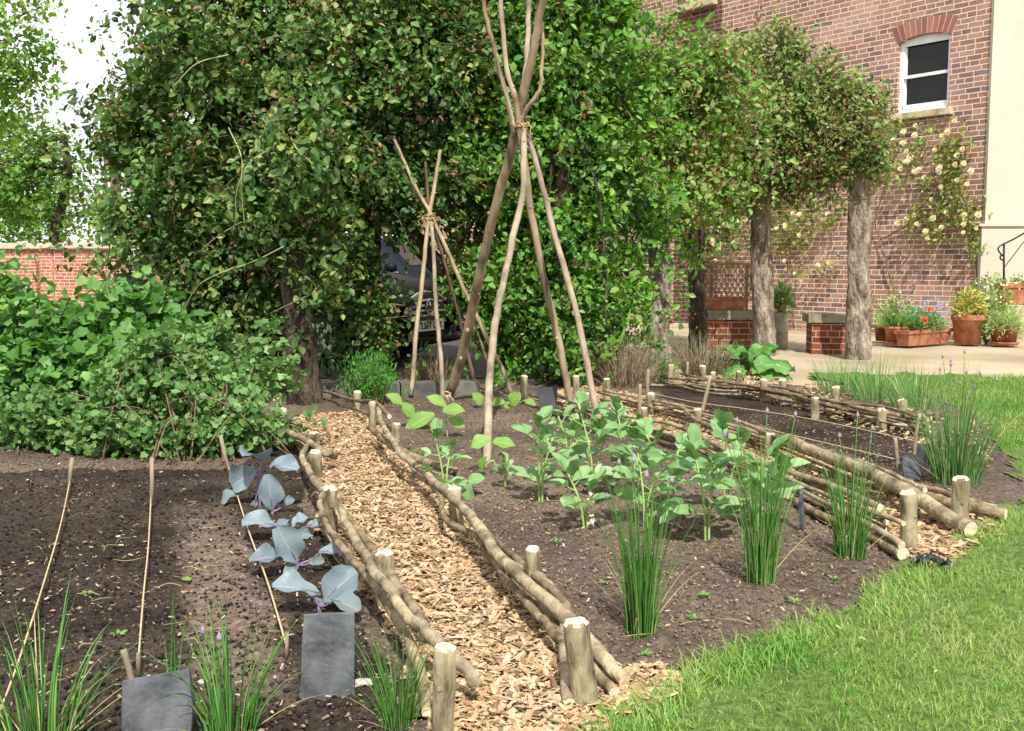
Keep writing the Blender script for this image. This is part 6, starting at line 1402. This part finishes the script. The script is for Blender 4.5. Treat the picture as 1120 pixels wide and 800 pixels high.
# ------------------------------------------------------------------ parked car behind the trees
def make_car(px, Yc, fw, label, paintcol, marks=True):
    fc = D(px, 340, Yc); fc[2] = -.03
    fwd = nrm(np.array([fw[0], fw[1], 0])); side = np.array([-fwd[1], fwd[0], 0]); up = np.array([0, 0, 1.0])     # side: car's left
    if side[0] > 0: side = -side
    paint = mat_plain('black_car_paint', paintcol, .5, .0, .12, 0); glass = mat_plain('car_glass', '#1c242c', .1, 0, .35); chrome = mat_plain('chrome', '#e4e6e8', .35, .7); rub = mat_plain('tyre_rubber', '#17171a', .8); alloy = mat_plain('alloy', '#9a9ca0', .3, .9)
    blk = mat_plain('grille_black', '#0c0d10', .4); lampm = mat_plain('lamp_lens', '#c9d4de', .08, .2, .7); platem = mat_plain('plate_white', '#f2f2ee', .5); ink = mat_plain('plate_ink', '#101014', .6)
    t = thing('parked_car', label, 'car', fc, 'parked cars')
    def P(a, s, z): return fc - fwd * (a if a < .3 else .3 + (a - .3) * .8) + side * s + up * (z)       # a: metres back from the nose
    # body by cross sections: a, half width at sill, at waist, at roof, z of sill, waist, roof
    L = 4.6
    S = [(0.0, .62, .70, .60, .28, .62, .70), (.06, .80, .84, .70, .22, .66, .78), (.35, .86, .90, .76, .2, .74, .90), (.95, .88, .92, .80, .2, .84, .99), (1.25, .88, .92, .80, .2, .90, 1.03), (1.85, .88, .92, .66, .2, .94, 1.42), (2.4, .88, .92, .64, .2, .95, 1.50), (3.4, .88, .92, .64, .2, .96, 1.50), (4.1, .87, .91, .62, .22, .97, 1.42), (4.5, .84, .88, .66, .26, .98, 1.08), (4.6, .78, .82, .66, .32, .90, .96)]
    m = MB(); V = []; n = 12
    for a, w0, w1, w2, z0, z1, z2 in S:
        h = [(w0 * .9, z0), (w0, z0 + .1), (w1, z1 - .18), (w1 * .985, z1), (w2 + .02, z2 - .09), (w2 - .06, z2 - .01)]
        for w, z in h: V.append(P(a, w, z))
        for w, z in h[::-1]: V.append(P(a, -w, z))
    Fs = [(i * n + k, i * n + (k + 1) % n, (i + 1) * n + (k + 1) % n, (i + 1) * n + k) for i in range(len(S) - 1) for k in range(n)]
    Fs += [tuple(range(n)), tuple(range((len(S) - 1) * n, len(S) * n))[::-1]]
    m.add(V, Fs, 0, True); body = m.build('body', [paint], t)
    # windows: slightly proud panes
    def pane(name, q, off=.006, mat=glass):
        q = [np.array(x) for x in q]; nn = nrm(np.cross(q[1] - q[0], q[2] - q[0])); c = np.mean(q, 0); ctr = P(2.4, 0, .8)
        if np.dot(nn, c - ctr) < 0: nn = -nn
        g = MB(); g.add([x + nn * off for x in q] + [x - nn * .01 for x in q], [(0, 1, 2, 3), (0, 4, 5, 1), (1, 5, 6, 2), (2, 6, 7, 3), (3, 7, 4, 0)]); return g.build(name, [mat], t)
    pane('windscreen', [P(1.33, .72, 1.06), P(1.33, -.72, 1.06), P(1.85, -.56, 1.405), P(1.85, .56, 1.405)], .02)
    for s in (1, -1):
        pane('side_window', [P(1.50, s * .885, .99), P(2.55, s * .895, 1.0), P(2.5, s * .70, 1.40), P(2.0, s * .71, 1.37)], .012)
        pane('side_window', [P(2.62, s * .895, 1.0), P(3.55, s * .895, 1.0), P(3.45, s * .70, 1.40), P(2.58, s * .70, 1.40)], .012)
        pane('side_window', [P(3.62, s * .895, 1.01), P(4.2, s * .88, 1.02), P(4.0, s * .69, 1.36), P(3.52, s * .70, 1.39)], .012)
        g = MB(); g.tube(spline([P(1.9, s * .60, 1.47), P(2.4, s * .58, 1.545), P(3.4, s * .58, 1.545), P(4.05, s * .57, 1.46)], 5), .016, 8); g.build('roof_rail', [chrome], t)
        g = MB(); g.tube([P(1.45, s * .925, .975), P(2.5, s * .93, .985), P(4.2, s * .92, 1.0)], .010, 6); g.build('trim', [chrome], t)
        g = MB(); c = P(1.55, s * 1.0, 1.04); g.lathe(c - up * .07, [(.001, 0), (.07, .02), (.09, .07), (.07, .13), (.001, .15)], 12, 0, True, 1, .8); g.build('mirror', [paint], t)
        # headlight
        pts = [P(.05, s * .44, .60), P(.10, s * .80, .66), P(.30, s * .885, .80), P(.17, s * .62, .77)]
        pane('headlight', pts, .03, lampm)
        for a in (.85, 3.65):
            c = P(a, s * .80, .31); w = MB(); ring = []
            for (r, o) in ((.2, -.1), (.3, -.1), (.31, 0), (.30, .1), (.2, .1)): ring.append((r, o))
            V = []
            for r, o in ring:
                for k in range(24): th = k / 24 * 2 * pi; V.append(c + fwd * math.cos(th) * r + up * math.sin(th) * r + side * s * o)
            w.add(V, [(i * 24 + k, i * 24 + (k + 1) % 24, (i + 1) * 24 + (k + 1) % 24, (i + 1) * 24 + k) for i in range(4) for k in range(24)], 0, True); wh = w.build('tyre', [rub], t)
            q = MB()
            for k in range(8): th = k / 8 * 2 * pi; d = fwd * math.cos(th) + up * math.sin(th); q.box(c + d * .1 + side * s * .085, .2, .05, .02, d, np.cross(d, side), side)
            q.build('rim', [alloy], wh)
    # grille, slats, star and plate on the nose
    nose = lambda s, z, o=0: P(-.012 - o, s, z)
    g = MB(); prof = [(-.40, .46), (.40, .46), (.46, .58), (.30, .72), (.12, .765), (-.12, .765), (-.30, .72), (-.46, .58)]
    g.add([nose(a, z, .0) for a, z in prof] + [nose(a * .97, z, .03) for a, z in prof], [tuple(range(8, 16))] + [(k, (k + 1) % 8, 8 + (k + 1) % 8, 8 + k) for k in range(8)]); gr = g.build('grille', [blk], t)
    for j, z in enumerate((.53, .585, .64, .695)):
        w = (.43, .43, .37, .30)[j]; q = MB(); q.tube([nose(-w, z - .01, .03), nose(0, z + .012, .045), nose(w, z - .01, .03)], .013, 6); q.build('slat', [chrome], gr)
    q = MB(); q.tube(spline([nose(-.34, .72, .02), nose(-.14, .785, .03), nose(.14, .785, .03), nose(.34, .72, .02)], 5), .014, 8); q.build('trim', [chrome], gr)
    b = MB(); b.tube(spline([P(.02, .8, .27), P(-.05, .45, .27), P(-.06, 0, .27), P(-.05, -.45, .27), P(.02, -.8, .27)], 4), .05, 8); b.build('bumper', [paint], t)
    if not marks: return
    # three pointed star in a ring
    q = MB(); c = nose(0, .63, .062); R = .08
    q.tube([c + (side * math.cos(a) + up * math.sin(a)) * R for a in np.linspace(0, 2 * pi, 29)], .013, 7)
    for k in range(3):
        a = pi / 2 + k * 2 * pi / 3; d = side * math.cos(a) + up * math.sin(a); e = side * -math.sin(a) + up * math.cos(a)
        q.add([c + e * .026, c - e * .026, c + d * R, c + fwd * .016, c - d * .01 + fwd * .01], [(0, 3, 2), (3, 1, 2), (0, 4, 3), (4, 1, 3)])
    q.build('emblem', [chrome], gr)
    pl = MB(); pc = nose(0, .43, .075); pl.box(pc, .52, .012, .111, side, fwd, up); pb = pl.build('number_plate', [platem], t)
    cu = bpy.data.curves.new('plate_text', 'FONT'); cu.body = 'LS61 LKK'; cu.size = .108; cu.align_x = 'CENTER'; cu.align_y = 'CENTER'; cu.extrude = .0015; cu.offset = .0006; cu.space_character = 1.02
    tmp = bpy.data.objects.new('plate_text', cu); COL.objects.link(tmp); bpy.context.view_layer.update()
    me = bpy.data.meshes.new_from_object(tmp.evaluated_get(bpy.context.evaluated_depsgraph_get())); COL.objects.unlink(tmp); bpy.data.objects.remove(tmp)
    co = np.zeros(len(me.vertices) * 3, np.float32); me.vertices.foreach_get('co', co); co = co.reshape(-1, 3); wx = co[:, 0].max() - co[:, 0].min()
    xd = side if np.dot(np.cross(side, up), fwd) > 0 else -side
    wv = (pc + fwd * .0085) + co[:, :1] * xd * min(1, .48 / wx) + co[:, 1:2] * up * .98 + co[:, 2:] * fwd - org(t)
    wv = wv + fwd * .003; me.vertices.foreach_set('co', wv.astype(np.float32).ravel()); me.update(); me.materials.clear(); me.materials.append(ink)
    o = link('lettering', me, pb)

def make_cars():
    make_car(464, 11.4, (.895, -.446), 'black car behind the trees, its grille, star and plate showing between thin poles', '#0d0f13')
    make_car(545, 15.6, (.97, -.25), 'dark blue car further back, only its windows and roof seen through gaps', '#12171f', False)
# ------------------------------------------------------------------ light, sky, camera, build
def make_world():
    w = bpy.data.worlds.new('World'); SC.world = w; w.use_nodes = True; nt = w.node_tree; nt.nodes.clear()
    el, az = math.radians(SUN_EL), math.radians(SUN_AZ)          # azimuth measured from behind the camera, to its right
    s = Vector((math.sin(az) * math.cos(el), -math.cos(az) * math.cos(el), math.sin(el)))
    sky = nt.nodes.new('ShaderNodeTexSky'); sky.sky_type = 'NISHITA'; sky.sun_disc = False; sky.sun_elevation = el
    sky.sun_rotation = math.atan2(s.x, s.y); sky.air_density = 1.0; sky.dust_density = 2.0; sky.ozone_density = 1.0
    tc = nt.nodes.new('ShaderNodeTexCoord'); mp = nt.nodes.new('ShaderNodeMapping'); mp.inputs['Scale'].default_value = (1.5, 1.5, 3.5)
    no = nt.nodes.new('ShaderNodeTexNoise'); no.inputs['Scale'].default_value = 1.6; no.inputs['Detail'].default_value = 7
    nt.links.new(tc.outputs['Generated'], mp.inputs[0]); nt.links.new(mp.outputs[0], no.inputs['Vector'])
    rp = nt.nodes.new('ShaderNodeValToRGB'); rp.color_ramp.elements[0].position = .28; rp.color_ramp.elements[1].position = .52; nt.links.new(no.outputs['Fac'], rp.inputs[0])
    mx = nt.nodes.new('ShaderNodeMix'); mx.data_type = 'RGBA'; nt.links.new(rp.outputs[0], mx.inputs[0]); nt.links.new(sky.outputs[0], mx.inputs[6]); mx.inputs[7].default_value = (CLOUD, CLOUD * 1.0, CLOUD * 1.03, 1)
    bg = nt.nodes.new('ShaderNodeBackground'); bg.inputs['Strength'].default_value = SKY_STR; nt.links.new(mx.outputs[2], bg.inputs[0])
    o = nt.nodes.new('ShaderNodeOutputWorld'); nt.links.new(bg.outputs[0], o.inputs[0])
    l = bpy.data.lights.new('sun', 'SUN'); l.energy = SUN_STR; l.angle = math.radians(.6); l.color = (1, .955, .88)
    ob = bpy.data.objects.new('sun', l); COL.objects.link(ob); ob.rotation_euler = (-s).to_track_quat('-Z', 'Y').to_euler(); ob.location = (0, -5, 20)
def make_camera():
    c = bpy.data.cameras.new('camera'); c.sensor_width = 36; c.sensor_fit = 'HORIZONTAL'; c.lens = 36 * F / 1120; c.clip_end = 1500; c.clip_start = .05
    ob = bpy.data.objects.new('camera', c); COL.objects.link(ob); ob.location = (0, 0, EYE); ob.rotation_euler = (pi / 2 - TILT, 0, 0); SC.camera = ob
SUN_EL, SUN_AZ, SUN_STR, SKY_STR, CLOUD = 52, 8, 4.8, 0.105, 9.0
SC.view_settings.view_transform = 'Standard'; SC.view_settings.look = 'None'; SC.view_settings.gamma = 1; SC.view_settings.use_curve_mapping = False
SC.view_settings.exposure = 0.5
SC.render.engine = 'CYCLES'
cy = SC.cycles; cy.use_denoising = True; cy.max_bounces = 6; cy.diffuse_bounces = 3; cy.glossy_bounces = 3; cy.transmission_bounces = 4; cy.transparent_max_bounces = 4
cy.use_adaptive_sampling = True; cy.adaptive_threshold = 0.02; cy.sample_clamp_indirect = 8
make_world(); make_camera()
make_ground(); make_litter(); make_lawn_grass()
make_fences(); make_wigwams(); make_canes(); make_slates()
make_cabbages(); make_beans(); make_chives(); make_rhubarb(); make_backplants(); make_small_things()
make_hedge(); make_shrubs(); make_far_trees()
make_house(); make_pots(); make_garden_features(); make_cars()
